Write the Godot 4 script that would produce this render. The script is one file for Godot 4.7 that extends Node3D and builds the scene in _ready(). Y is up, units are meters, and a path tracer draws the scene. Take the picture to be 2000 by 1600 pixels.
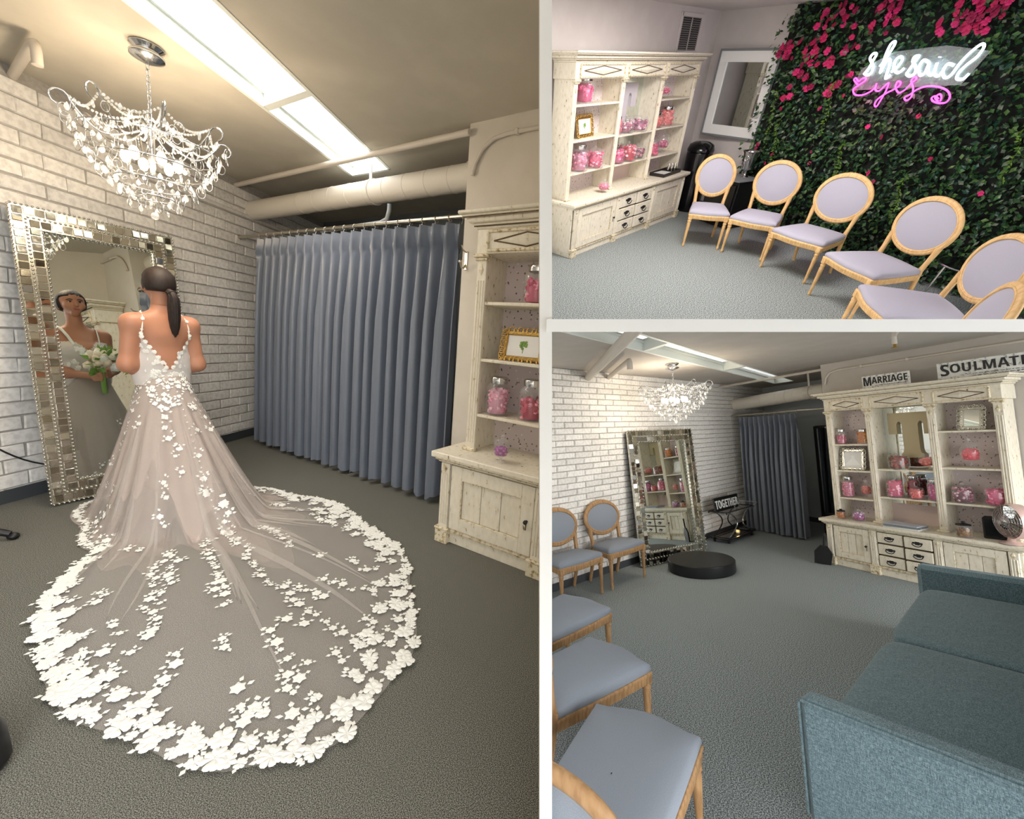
extends Node3D
# A bridal salon seen in three rooms of a cut-away building: a fitting room, a candy lounge above right and a seating lounge below right.
# Each room has its own floor frame; metres, y up. White party walls part the rooms.

const EYE := Vector3(0, 1.44, 0)
var CAM := Basis(Vector3(0.85955, 0.08175, -0.50447), Vector3(-0.15028, 0.98391, -0.09661), Vector3(0.48845, 0.15885, 0.85801))
var ROOM_L := Transform3D.IDENTITY
var ROOM_T := Transform3D(Basis(Vector3(0.28142, 0.413, -0.86616), Vector3(0.20232, 0.85681, 0.47428), Vector3(0.93801, -0.30871, 0.15756)), Vector3(-0.44511, -0.44499, -1.04341))
var ROOM_B := Transform3D(Basis(Vector3(0.76398, 0.2614, 0.58992), Vector3(-0.22343, 0.96487, -0.1382), Vector3(-0.60533, -0.02623, 0.79555)), Vector3(0.4111, -0.33537, 0.25428))
var SIDE_WALL := Vector3.ZERO      # normals of the party wall and of the floor slab between the rooms
var SLAB := Vector3.ZERO
var room := Transform3D.IDENTITY
var in_room := "L"
var members := {"L": [], "T": [], "B": []}
var taken := {}
var rng := RandomNumberGenerator.new()
var M := {}

class Geo:
	var v := PackedVector3Array()
	var n := PackedVector3Array()
	var c := PackedColorArray()
	var ink := Color.WHITE
	var tint := false
	func put(p: Vector3, q: Vector3) -> void:
		v.append(p); n.append(q)
		if tint: c.append(ink)
	func tri(a: Vector3, b: Vector3, d: Vector3) -> void:
		var m := (b - a).cross(d - a).normalized()
		put(a, m); put(d, m); put(b, m)
	func quad(a: Vector3, b: Vector3, d: Vector3, e: Vector3) -> void:
		tri(a, b, d); tri(a, d, e)
	func stri(a: Vector3, na: Vector3, b: Vector3, nb: Vector3, d: Vector3, nd: Vector3) -> void:
		put(a, na); put(d, nd); put(b, nb)
	func grid(rows: Array, wrap := false, flip := false) -> void:
		var h := rows.size()
		var w: int = rows[0].size()
		var nn := []
		for j in h:
			var line := PackedVector3Array()
			for i in w:
				var i0 := i - 1
				var i1 := i + 1
				if wrap:
					i0 = (i0 + w) % w; i1 = i1 % w
				else:
					i0 = maxi(i0, 0); i1 = mini(i1, w - 1)
				var j0 := maxi(j - 1, 0)
				var j1 := mini(j + 1, h - 1)
				var m: Vector3 = (rows[j][i1] - rows[j][i0]).cross(rows[j1][i] - rows[j0][i])
				if m.length() < 1e-12:
					var jj := 1 if j == 0 else h - 2
					m = (rows[jj][i1] - rows[jj][i0]).cross(rows[j1][i] - rows[j0][i])
					if m.length() < 1e-12: m = Vector3.UP * 1e-6
				line.append(-m.normalized() if flip else m.normalized())
			nn.append(line)
		for j in h - 1:
			for i in (w if wrap else w - 1):
				var k := (i + 1) % w
				var a: Vector3 = rows[j][i]
				var b: Vector3 = rows[j][k]
				var d: Vector3 = rows[j + 1][k]
				var e: Vector3 = rows[j + 1][i]
				if flip:
					stri(a, nn[j][i], e, nn[j + 1][i], d, nn[j + 1][k]); stri(a, nn[j][i], d, nn[j + 1][k], b, nn[j][k])
				else:
					stri(a, nn[j][i], b, nn[j][k], d, nn[j + 1][k]); stri(a, nn[j][i], d, nn[j + 1][k], e, nn[j + 1][i])
	func box(ce: Vector3, size: Vector3, bev := 0.0, bs := Basis.IDENTITY) -> void:
		var h := size * 0.5
		var b := minf(bev, minf(h.x, minf(h.y, h.z)) * 0.9)
		if b <= 0.0:
			for f in [[Vector3.RIGHT, Vector3.UP, Vector3.BACK], [Vector3.UP, Vector3.BACK, Vector3.RIGHT], [Vector3.BACK, Vector3.RIGHT, Vector3.UP]]:
				for s in [-1.0, 1.0]:
					var nx: Vector3 = f[0] * h * s
					var uu: Vector3 = f[1] * h * s
					var ww: Vector3 = f[2] * h
					quad(ce + bs * (nx - uu - ww), ce + bs * (nx + uu - ww), ce + bs * (nx + uu + ww), ce + bs * (nx - uu + ww))
			return
		var P := func(sx: float, sy: float, sz: float, ax: int) -> Vector3:
			var p := Vector3(sx * h.x, sy * h.y, sz * h.z)
			for k in 3:
				if k != ax: p[k] -= b * signf(p[k])
			return ce + bs * p
		var S := [-1.0, 1.0]
		for ax in 3:
			var u := (ax + 1) % 3
			var w := (ax + 2) % 3
			for s in S:
				var q := []
				for t in [[-1, -1], [1, -1], [1, 1], [-1, 1]]:
					var g := [0.0, 0.0, 0.0]
					g[ax] = s; g[u] = t[0]; g[w] = t[1]
					q.append(P.call(g[0], g[1], g[2], ax))
				if s > 0: quad(q[0], q[1], q[2], q[3])
				else: quad(q[0], q[3], q[2], q[1])
			for s1 in S:
				for s2 in S:
					var q2 := []
					for t in [[-1, u], [1, u], [1, w], [-1, w]]:
						var g2 := [0.0, 0.0, 0.0]
						g2[ax] = t[0]; g2[u] = s1; g2[w] = s2
						q2.append(P.call(g2[0], g2[1], g2[2], t[1]))
					if s1 * s2 > 0: quad(q2[0], q2[3], q2[2], q2[1])
					else: quad(q2[0], q2[1], q2[2], q2[3])
		for sx in S:
			for sy in S:
				for sz in S:
					var a: Vector3 = P.call(sx, sy, sz, 0)
					var d: Vector3 = P.call(sx, sy, sz, 1)
					var e: Vector3 = P.call(sx, sy, sz, 2)
					if sx * sy * sz > 0: tri(a, d, e)
					else: tri(a, e, d)
	func lathe(prof: Array, seg := 20, at := Vector3.ZERO, bs := Basis.IDENTITY, sx := 1.0, sz := 1.0) -> void:
		var rows := []
		for p in prof:
			var row := PackedVector3Array()
			for i in seg:
				var a := TAU * i / seg
				row.append(at + bs * Vector3(cos(a) * p.x * sx, p.y, sin(a) * p.x * sz))
			rows.append(row)
		grid(rows, true, true)
	func tube(path: Array, r, sides := 8, closed := false, flat := 1.0, up := Vector3.ZERO) -> void:
		var k := path.size()
		var rows := []
		var side := Vector3.ZERO
		for i in k:
			var a: Vector3 = path[(i - 1 + k) % k] if closed else path[maxi(i - 1, 0)]
			var b: Vector3 = path[(i + 1) % k] if closed else path[mini(i + 1, k - 1)]
			var d := (b - a).normalized()
			if up != Vector3.ZERO: side = d.cross(up).normalized()
			elif side == Vector3.ZERO:
				side = d.cross(Vector3.UP if absf(d.y) < 0.9 else Vector3.RIGHT).normalized()
			else:
				side = (side - d * side.dot(d)).normalized()
			var w := side.cross(d).normalized()
			var rr: float = r[i] if r is Array else r
			var row := PackedVector3Array()
			for j in sides:
				var t := TAU * j / sides
				row.append(path[i] + side * cos(t) * rr + w * sin(t) * rr * flat)
			rows.append(row)
		if closed: rows.append(rows[0])
		grid(rows, true, true)
		if not closed:
			for e in [0, k - 1]:
				for j in sides - 2:
					if e == 0: tri(rows[e][0], rows[e][j + 2], rows[e][j + 1])
					else: tri(rows[e][0], rows[e][j + 1], rows[e][j + 2])
	func ball(ce: Vector3, r, seg := 10, bs := Basis.IDENTITY) -> void:
		var rv: Vector3 = r if r is Vector3 else Vector3.ONE * r
		var rows := []
		var h := maxi(seg / 2, 3)
		for j in h + 1:
			var t := PI * j / h
			var row := PackedVector3Array()
			for i in seg:
				var a := TAU * i / seg
				row.append(ce + bs * (Vector3(cos(a) * sin(t), cos(t), sin(a) * sin(t)) * rv))
			rows.append(row)
		grid(rows, true, true)
	func gem(ce: Vector3, r: Vector3, bs := Basis.IDENTITY) -> void:
		var q := []
		for i in 6:
			var a := TAU * i / 6
			q.append(ce + bs * (Vector3(cos(a), 0, sin(a)) * r))
		var t := ce + bs * Vector3(0, r.y, 0)
		var d := ce - bs * Vector3(0, r.y, 0)
		for i in 6:
			tri(q[(i + 1) % 6], q[i], t); tri(q[i], q[(i + 1) % 6], d)
	func slab(poly: PackedVector2Array, y0: float, y1: float, xf := Transform3D.IDENTITY) -> void:
		# polygon in (x, z), drawn out from y0 to y1
		var t := Geometry2D.triangulate_polygon(poly)
		for i in range(0, t.size(), 3):
			var a := poly[t[i]]
			var b := poly[t[i + 1]]
			var d := poly[t[i + 2]]
			if (b - a).cross(d - a) > 0:
				var s := b; b = d; d = s
			tri(xf * Vector3(a.x, y1, a.y), xf * Vector3(b.x, y1, b.y), xf * Vector3(d.x, y1, d.y))
			tri(xf * Vector3(a.x, y0, a.y), xf * Vector3(d.x, y0, d.y), xf * Vector3(b.x, y0, b.y))
		var k := poly.size()
		var cw := Geometry2D.is_polygon_clockwise(poly)
		for i in k:
			var a2 := poly[i]
			var b2 := poly[(i + 1) % k]
			if cw:
				var s2 := a2; a2 = b2; b2 = s2
			quad(xf * Vector3(a2.x, y0, a2.y), xf * Vector3(a2.x, y1, a2.y), xf * Vector3(b2.x, y1, b2.y), xf * Vector3(b2.x, y0, b2.y))
	func molding(prof: Array, a: Vector3, b: Vector3, out: Vector3, ends := true) -> void:
		# profile points (outward, up) swept from a to b
		var d := (b - a)
		for i in prof.size() - 1:
			var p: Vector2 = prof[i]
			var q: Vector2 = prof[i + 1]
			quad(a + out * p.x + Vector3.UP * p.y, b + out * p.x + Vector3.UP * p.y, b + out * q.x + Vector3.UP * q.y, a + out * q.x + Vector3.UP * q.y)
		if ends:
			for i in range(1, prof.size() - 1):
				for e in [a, b]:
					var p0: Vector3 = e + out * prof[0].x + Vector3.UP * prof[0].y
					var p1: Vector3 = e + out * prof[i].x + Vector3.UP * prof[i].y
					var p2: Vector3 = e + out * prof[i + 1].x + Vector3.UP * prof[i + 1].y
					if e == a: tri(p0, p2, p1)
					else: tri(p0, p1, p2)
	func mesh() -> ArrayMesh:
		var m := ArrayMesh.new()
		if v.is_empty(): return m
		var a := []
		a.resize(Mesh.ARRAY_MAX)
		a[Mesh.ARRAY_VERTEX] = v
		a[Mesh.ARRAY_NORMAL] = n
		if tint: a[Mesh.ARRAY_COLOR] = c
		m.add_surface_from_arrays(Mesh.PRIMITIVE_TRIANGLES, a)
		return m

func numbered(called: String) -> String:
	taken[called] = taken.get(called, -1) + 1
	return called if taken[called] == 0 else "%s_%03d" % [called, taken[called]]

func metas(o: Node, label: String, category: String, group := "") -> void:
	if label: o.set_meta("label", label)
	if category: o.set_meta("category", category)
	if group: o.set_meta("group", group)

func thing(called: String, label: String, category: String, at := Vector3.ZERO, turn := 0.0, group := "", bs = null) -> Node3D:
	var o := Node3D.new()
	o.name = numbered(called)
	add_child(o)
	o.transform = room * Transform3D(Basis(Vector3.UP, turn) if bs == null else bs, at)
	metas(o, label, category, group)
	members[in_room].append(o)
	return o

func obj(called: String, g, m: Material, parent: Node3D = null, at := Vector3.ZERO, bs := Basis.IDENTITY) -> MeshInstance3D:
	var o := MeshInstance3D.new()
	o.mesh = g.mesh() if g is Geo else g
	o.material_override = m
	if parent == null:
		o.name = numbered(called)
		add_child(o)
		o.transform = room * Transform3D(bs, at)
		members[in_room].append(o)
	else:
		o.name = called
		parent.add_child(o, true)
		o.transform = Transform3D(bs, at)
	return o

func struct(called: String, g: Geo, m: Material, parent: Node3D = null) -> MeshInstance3D:
	var o := obj(called, g, m, parent)
	if parent == null: o.set_meta("kind", "structure")
	return o

func stuff(o: Node) -> Node:
	o.set_meta("kind", "stuff")
	return o

func dup(src: Node3D, at: Vector3, turn: float, label: String, group := "", bs = null) -> Node3D:
	var o: Node3D = src.duplicate()
	o.name = numbered(String(src.name).rstrip("0123456789").rstrip("_"))
	add_child(o)
	o.transform = room * Transform3D(Basis(Vector3.UP, turn) if bs == null else bs, at)
	o.set_meta("label", label)
	if group: o.set_meta("group", group)
	members[in_room].append(o)
	return o

func enter(key: String) -> void:
	in_room = key
	room = {"L": ROOM_L, "T": ROOM_T, "B": ROOM_B}[key]

# ---- the party walls: whatever a room holds ends at them ----
func limits(key: String) -> Array:
	if key == "L": return [-SIDE_WALL]
	if key == "T": return [SIDE_WALL, SLAB]
	return [SIDE_WALL, -SLAB]

func trim_room(key: String) -> void:
	var cuts := limits(key)
	for o in members[key]:
		trim_node(o, o.transform, cuts)
	for o in members[key]:
		if not holds_mesh(o): o.free()

func holds_mesh(o: Node) -> bool:
	if o is MeshInstance3D and o.mesh != null and o.mesh.get_surface_count() > 0: return true
	if o is MultiMeshInstance3D: return true
	for k in o.get_children():
		if not k.is_queued_for_deletion() and holds_mesh(k): return true
	return false

func trim_node(o: Node, xf: Transform3D, cuts: Array) -> void:
	var gone := []
	for k in o.get_children():
		if k is Node3D:
			trim_node(k, xf * k.transform, cuts)
			if not (k is Light3D) and not holds_mesh(k): gone.append(k)
	for k in gone: k.free()
	if o is MeshInstance3D and o.mesh != null:
		if o.mesh is PrimitiveMesh: return
		var inv := xf.affine_inverse()
		for cut in cuts:
			if o.mesh == null or o.mesh.get_surface_count() == 0: return
			# plane in the mesh's own frame: f(p) = nn . p + d
			var nn: Vector3 = xf.basis.transposed() * cut
			var d: float = cut.dot(xf.origin - EYE)
			var ab: AABB = o.mesh.get_aabb()
			var lo := INF
			var hi := -INF
			for i in 8:
				var f := nn.dot(ab.get_endpoint(i)) + d
				lo = minf(lo, f); hi = maxf(hi, f)
			if lo >= 0: continue
			if hi <= 0:
				o.mesh = ArrayMesh.new()
				return
			o.mesh = cut_mesh(o.mesh, nn, d)

func cut_mesh(m: Mesh, nn: Vector3, d: float) -> ArrayMesh:
	var a := m.surface_get_arrays(0)
	var v: PackedVector3Array = a[Mesh.ARRAY_VERTEX]
	var q: PackedVector3Array = a[Mesh.ARRAY_NORMAL]
	var tinted: bool = a[Mesh.ARRAY_COLOR] != null
	var c: PackedColorArray = a[Mesh.ARRAY_COLOR] if tinted else PackedColorArray()
	var idx = a[Mesh.ARRAY_INDEX]
	var g := Geo.new()
	g.tint = tinted
	var total: int = v.size() if idx == null else idx.size()
	for t in range(0, total, 3):
		var ids := [t, t + 1, t + 2] if idx == null else [idx[t], idx[t + 1], idx[t + 2]]
		var f := [0.0, 0.0, 0.0]
		var inside := 0
		for k in 3:
			f[k] = nn.dot(v[ids[k]]) + d
			if f[k] >= 0: inside += 1
		if inside == 0: continue
		if inside == 3:
			for k in 3:
				if tinted: g.ink = c[ids[k]]
				g.put(v[ids[k]], q[ids[k]])
			continue
		var pv := []
		var pn := []
		for k in 3:
			var k2 := (k + 1) % 3
			if f[k] >= 0:
				pv.append(v[ids[k]]); pn.append(q[ids[k]])
			if (f[k] >= 0) != (f[k2] >= 0):
				var s: float = f[k] / (f[k] - f[k2])
				pv.append(v[ids[k]].lerp(v[ids[k2]], s)); pn.append(q[ids[k]].lerp(q[ids[k2]], s).normalized())
		if tinted: g.ink = c[ids[0]]
		for k in range(1, pv.size() - 1):
			g.put(pv[0], pn[0]); g.put(pv[k], pn[k]); g.put(pv[k + 1], pn[k + 1])
	return g.mesh()

func kept(key: String, p: Vector3) -> bool:
	for cut in limits(key):
		if cut.dot(p - EYE) < 0: return false
	return true

# ---- materials ----
func flat(col: Color, rough := 0.7, metal := 0.0, extra := {}) -> StandardMaterial3D:
	var m := StandardMaterial3D.new()
	m.albedo_color = col
	m.roughness = rough
	m.metallic = metal
	for k in extra: m.set(k, extra[k])
	return m

func noise_tex(freq: float, ramp: Array, size := 512, kind := FastNoiseLite.TYPE_SIMPLEX_SMOOTH, sd := 1, octaves := 4) -> NoiseTexture2D:
	var f := FastNoiseLite.new()
	f.noise_type = kind
	f.frequency = freq
	f.seed = sd
	f.fractal_octaves = octaves
	var g := Gradient.new()
	var off := PackedFloat32Array()
	var cols := PackedColorArray()
	for r in ramp:
		off.append(r[0]); cols.append(r[1])
	g.offsets = off
	g.colors = cols
	var t := NoiseTexture2D.new()
	t.width = size; t.height = size
	t.seamless = true
	t.noise = f
	t.color_ramp = g
	return t

func mottled(tex: Texture2D, scale: Vector3, rough := 0.8, extra := {}) -> StandardMaterial3D:
	var m := flat(Color.WHITE, rough, 0.0, extra)
	m.albedo_texture = tex
	m.uv1_triplanar = true
	m.uv1_scale = scale
	return m

func gray(v: float) -> Color:
	return Color(v, v, v)

func c8(r: float, g: float, b: float) -> Color:
	return Color(r / 255.0, g / 255.0, b / 255.0)

func make_materials() -> void:
	M.white_wall = flat(c8(246, 246, 244), 0.9)
	M.carpet_l = mottled(noise_tex(0.12, [[0.3, c8(58, 58, 53)], [0.5, c8(98, 98, 90)], [0.7, c8(142, 141, 131)]], 1024, FastNoiseLite.TYPE_SIMPLEX, 3, 2), Vector3.ONE * 1.7, 1.0)  # one carpet in three copies; each room's light and cast is in the colour
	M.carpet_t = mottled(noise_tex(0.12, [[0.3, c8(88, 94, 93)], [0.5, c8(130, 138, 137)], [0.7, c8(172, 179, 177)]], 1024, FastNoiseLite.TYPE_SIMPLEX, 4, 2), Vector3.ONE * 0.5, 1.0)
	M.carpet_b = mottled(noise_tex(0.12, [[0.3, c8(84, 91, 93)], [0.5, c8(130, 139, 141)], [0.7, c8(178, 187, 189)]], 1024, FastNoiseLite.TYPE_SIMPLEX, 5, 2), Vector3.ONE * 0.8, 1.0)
	M.paint_l = mottled(noise_tex(0.01, [[0.3, c8(206, 199, 186)], [0.7, c8(210, 203, 191)]], 512), Vector3.ONE * 0.6, 0.85)
	M.paint_t = mottled(noise_tex(0.01, [[0.3, c8(217, 210, 207)], [0.7, c8(221, 214, 211)]], 512), Vector3.ONE * 0.6, 0.85)
	M.paint_b = mottled(noise_tex(0.01, [[0.3, c8(190, 184, 176)], [0.7, c8(194, 188, 180)]], 512), Vector3.ONE * 0.6, 0.85)
	M.ceil_l = mottled(noise_tex(0.008, [[0.3, c8(192, 186, 172)], [0.7, c8(197, 191, 177)]], 512), Vector3.ONE * 0.6, 0.85)
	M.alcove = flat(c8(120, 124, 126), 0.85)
	M.alcove_b = flat(c8(186, 192, 194), 0.85)
	M.base = flat(c8(62, 66, 70), 0.6)
	M.duct = flat(c8(216, 210, 198), 0.6)
	M.trim_white = flat(c8(236, 240, 234), 0.5)
	M.mortar = mottled(noise_tex(0.05, [[0.3, c8(158, 154, 148)], [0.7, c8(172, 168, 162)]], 256), Vector3.ONE * 2.0, 0.95)
	M.bricks = []
	for k in 4:
		var v: float = [226, 232, 221, 236][k]
		M.bricks.append(mottled(noise_tex(0.03, [[0.2, c8(v - 16, v - 19, v - 24)], [0.55, c8(v, v - 3, v - 8)], [0.9, c8(v + 6, v + 4, v)]], 256, FastNoiseLite.TYPE_SIMPLEX_SMOOTH, 20 + k), Vector3.ONE * 2.5, 0.85))
	M.glass_pane = flat(Color(0.93, 0.98, 0.96, 0.12), 0.05, 0.0, {"transparency": BaseMaterial3D.TRANSPARENCY_ALPHA})
	M.chrome = flat(c8(214, 214, 214), 0.14, 1.0)
	M.nickel = flat(c8(196, 190, 176), 0.3, 1.0)
	M.mirror = flat(c8(226, 232, 230), 0.0, 1.0)
	M.silver = flat(c8(206, 204, 194), 0.22, 1.0)
	M.black = flat(c8(16, 16, 18), 0.45)
	M.black_gloss = flat(c8(12, 12, 14), 0.15)
	M.wire = flat(c8(30, 30, 32), 0.5)
	M.brass = flat(c8(196, 160, 92), 0.3, 1.0)
	M.cream = mottled(noise_tex(0.02, [[0.08, c8(120, 98, 70)], [0.17, c8(200, 188, 160)], [0.24, c8(224, 216, 196)], [0.8, c8(233, 226, 209)]], 1024, FastNoiseLite.TYPE_SIMPLEX_SMOOTH, 9, 5), Vector3(1.1, 0.5, 1.1), 0.6)
	M.cream_edge = mottled(noise_tex(0.03, [[0.12, c8(118, 92, 56)], [0.3, c8(192, 174, 132)], [0.5, c8(226, 216, 192)]], 512, FastNoiseLite.TYPE_SIMPLEX_SMOOTH, 10, 5), Vector3.ONE * 1.6, 0.55)
	M.groove = flat(c8(96, 80, 60), 0.9)
	M.glass = flat(Color(0.92, 0.96, 0.96, 0.08), 0.04, 0.0, {"transparency": BaseMaterial3D.TRANSPARENCY_ALPHA})
	M.curtain = flat(c8(112, 119, 132), 0.32, 0.0, {"rim_enabled": true, "rim": 0.5})
	M.bulb = flat(c8(255, 240, 214), 0.4, 0.0, {"emission_enabled": true, "emission": c8(255, 226, 184), "emission_energy_multiplier": 5.0})
	M.flame = flat(c8(255, 220, 150), 0.5, 0.0, {"emission_enabled": true, "emission": c8(255, 190, 110), "emission_energy_multiplier": 2.0})
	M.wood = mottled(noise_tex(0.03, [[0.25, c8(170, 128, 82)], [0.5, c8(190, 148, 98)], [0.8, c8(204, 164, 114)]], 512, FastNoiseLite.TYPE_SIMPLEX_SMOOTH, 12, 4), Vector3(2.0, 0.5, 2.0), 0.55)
	M.wood_t_lit = mottled(noise_tex(0.03, [[0.25, c8(206, 164, 108)], [0.5, c8(222, 182, 124)], [0.8, c8(232, 198, 142)]], 512, FastNoiseLite.TYPE_SIMPLEX_SMOOTH, 13, 4), Vector3(2.0, 0.5, 2.0), 0.55)  # same chair wood, lightened and warmed in colour for the brighter room
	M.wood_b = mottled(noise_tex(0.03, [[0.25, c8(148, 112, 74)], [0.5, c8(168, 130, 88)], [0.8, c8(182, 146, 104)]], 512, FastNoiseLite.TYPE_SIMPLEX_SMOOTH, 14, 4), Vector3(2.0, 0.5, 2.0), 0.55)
	M.linen_t_lit = mottled(noise_tex(0.2, [[0.3, c8(164, 162, 176)], [0.7, c8(178, 176, 190)]], 512, FastNoiseLite.TYPE_SIMPLEX, 15, 2), Vector3.ONE * 3.0, 0.9)  # same chair linen; the brighter room's light is put into this paler copy
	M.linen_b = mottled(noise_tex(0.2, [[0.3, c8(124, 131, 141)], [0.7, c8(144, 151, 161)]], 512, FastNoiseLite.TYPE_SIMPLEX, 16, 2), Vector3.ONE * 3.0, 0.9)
	M.pipe = flat(c8(206, 198, 186), 0.6)
	M.dots = dot_paper()
	M.hedge_back = flat(c8(14, 20, 14), 0.9)
	M.blossom = [flat(c8(190, 18, 84), 0.6), flat(c8(214, 34, 110), 0.6), flat(c8(150, 14, 70), 0.6)]
	M.vine = flat(c8(104, 140, 46), 0.6)
	M.neon_white = flat(Color.WHITE, 0.4, 0.0, {"emission_enabled": true, "emission": c8(226, 244, 255), "emission_energy_multiplier": 3.0})
	M.neon_pink = flat(c8(255, 120, 220), 0.4, 0.0, {"emission_enabled": true, "emission": c8(255, 64, 196), "emission_energy_multiplier": 2.4})
	M.black_wood = flat(c8(44, 38, 36), 0.5)
	M.vent_slat = flat(c8(150, 146, 146), 0.5)
	M.grey_frame = flat(c8(128, 132, 134), 0.5)
	M.podium = flat(c8(17, 19, 21), 0.35)
	M.glossy_cover = flat(c8(170, 176, 186), 0.2)
	M.sign_white = mottled(noise_tex(0.02, [[0.15, c8(150, 150, 146)], [0.35, c8(226, 227, 222)], [0.8, c8(236, 236, 232)]], 512, FastNoiseLite.TYPE_SIMPLEX_SMOOTH, 44, 5), Vector3.ONE * 2.0, 0.7)
	M.sign_ink = flat(c8(46, 46, 46), 0.7)
	M.pink_metal = flat(c8(206, 178, 168), 0.35, 0.2)
	M.sofa = mottled(woven(c8(64, 84, 92), c8(104, 127, 135), c8(146, 168, 174)), Vector3.ONE * 3.4, 0.95, {"rim_enabled": true, "rim": 0.3})
	M.crystal = flat(Color(0.97, 0.98, 0.97, 0.2), 0.03, 0.0, {"transparency": BaseMaterial3D.TRANSPARENCY_ALPHA})
	M.skin = flat(c8(186, 132, 104), 0.5, 0.0, {"subsurf_scatter_enabled": true, "subsurf_scatter_strength": 0.15})
	M.eye_white = flat(c8(236, 232, 228), 0.3)
	M.lips = flat(c8(168, 78, 76), 0.4)
	M.hair = mottled(noise_tex(0.05, [[0.3, c8(26, 18, 15)], [0.7, c8(48, 33, 26)]], 256, FastNoiseLite.TYPE_SIMPLEX, 40, 3), Vector3(6, 1, 6), 0.62)
	M.lace = flat(c8(242, 242, 236), 0.8)
	M.lace_net = flat(Color(0.93, 0.92, 0.90, 0.72), 0.9, 0.0, {"transparency": BaseMaterial3D.TRANSPARENCY_ALPHA})
	M.tulle = flat(Color(0.86, 0.83, 0.80, 0.30), 0.95, 0.0, {"transparency": BaseMaterial3D.TRANSPARENCY_ALPHA})
	M.tulle_under = flat(Color(0.83, 0.76, 0.72, 0.20), 0.95, 0.0, {"transparency": BaseMaterial3D.TRANSPARENCY_ALPHA})
	M.lining = flat(c8(204, 186, 174), 0.85)
	M.rose = flat(c8(238, 226, 204), 0.7)
	M.rose2 = flat(c8(226, 206, 182), 0.7)
	M.blush_panel = flat(c8(216, 196, 190), 0.7)
	M.sweet = flat(Color.WHITE, 0.35, 0.0, {"vertex_color_use_as_albedo": true})
	M.paper = flat(c8(232, 232, 230), 0.6)
	M.leaf_print = flat(c8(120, 158, 74), 0.7)
	M.letter = flat(c8(190, 176, 142), 0.6)
	M.letter_pale = flat(c8(206, 200, 206), 0.5)
	M.tile = [flat(c8(208, 206, 196), 0.08, 1.0), flat(c8(170, 166, 152), 0.12, 1.0), flat(c8(226, 226, 220), 0.05, 1.0)]

# slubbed weave: short threads along and across
func woven(a: Color, b: Color, c: Color) -> ImageTexture:
	rng.seed = 52
	var im := Image.create(512, 512, false, Image.FORMAT_RGB8)
	im.fill(b)
	for k in 9000:
		var col := b.lerp(a if rng.randf() < 0.55 else c, rng.randf_range(0.3, 1.0))
		var x := rng.randi() % 512
		var y := rng.randi() % 512
		var n := rng.randi_range(6, 26)
		if k % 2: im.fill_rect(Rect2i(x, y, mini(n, 512 - x), 2), col)
		else: im.fill_rect(Rect2i(x, y, 2, mini(n, 512 - y)), col)
	return ImageTexture.create_from_image(im)

# a vertical wall along a floor line; thick on the side away from the room
func wall(g: Geo, a: Vector2, b: Vector2, t: float, y0: float, y1: float) -> void:
	var d := (b - a).normalized()
	var nn := Vector2(-d.y, d.x) * t
	g.slab(PackedVector2Array([a, b, b + nn, a + nn]), y0, y1)

func quad_poly(a: Array) -> PackedVector2Array:
	var p := PackedVector2Array()
	for i in range(0, a.size(), 2): p.append(Vector2(a[i], a[i + 1]))
	return p

# painted bricks: each its own piece; courses past the nearest 300 are joined
func brickwork(parent: Node3D, at: Vector3, along: Vector3, out: Vector3, length: float, y0: float, y1: float, bl: float, bh: float, eye: Vector3, skip: Callable) -> void:
	rng.seed = 77
	var joint := 0.009
	var kinds := []
	var spots := []
	for k in 6:
		var g := Geo.new()
		var w := bl - joint
		var h := bh - joint
		var q := []
		for s in [[0, 0], [1, 0], [1, 1], [0, 1]]:
			q.append(Vector3(s[0] * w + rng.randf_range(-0.004, 0.004), s[1] * h + rng.randf_range(-0.003, 0.003), 0))
		var ce := Vector3(w / 2, h / 2, 0)
		var r := []
		for p in q: r.append(ce + (p - ce) * Vector3(0.955, 0.88, 1) + Vector3(0, 0, 0.011 + rng.randf_range(0, 0.003)))
		g.quad(r[0], r[1], r[2], r[3])
		for i in 4: g.quad(q[i], q[(i + 1) % 4], r[(i + 1) % 4], r[i])
		kinds.append(g)
	var rows := int((y1 - y0) / bh) + 1
	var cols := int(length / bl) + 2
	for j in rows:
		for i in cols:
			var s := (i - (0.5 if j % 2 else 0.0)) * bl + rng.randf_range(-0.006, 0.006)
			var y := y0 + j * bh
			if s < -bl or s + bl > length + bl or y + bh > y1 + 0.02: continue
			var p := at + along * s + Vector3.UP * y
			spots.append([p.distance_to(eye) + (100.0 if skip.call(s + bl * 0.5, y) else 0.0), p])
	spots.sort_custom(func(a, b): return a[0] < b[0])
	var bs := Basis(along, Vector3.UP, out)
	var meshes := []
	for g in kinds: meshes.append(g.mesh())
	var rest := Geo.new()
	for k in spots.size():
		var kd := rng.randi() % 6
		if k < 300 and spots[k][0] < 90:
			obj("brick", meshes[kd], M.bricks[rng.randi() % 4], parent, spots[k][1], bs)
		else:
			var xf := Transform3D(bs, spots[k][1])
			for i in kinds[kd].v.size():
				rest.put(xf * kinds[kd].v[i], bs * kinds[kd].n[i])
	stuff(obj("brick_courses", rest, M.bricks[1], parent))

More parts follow.
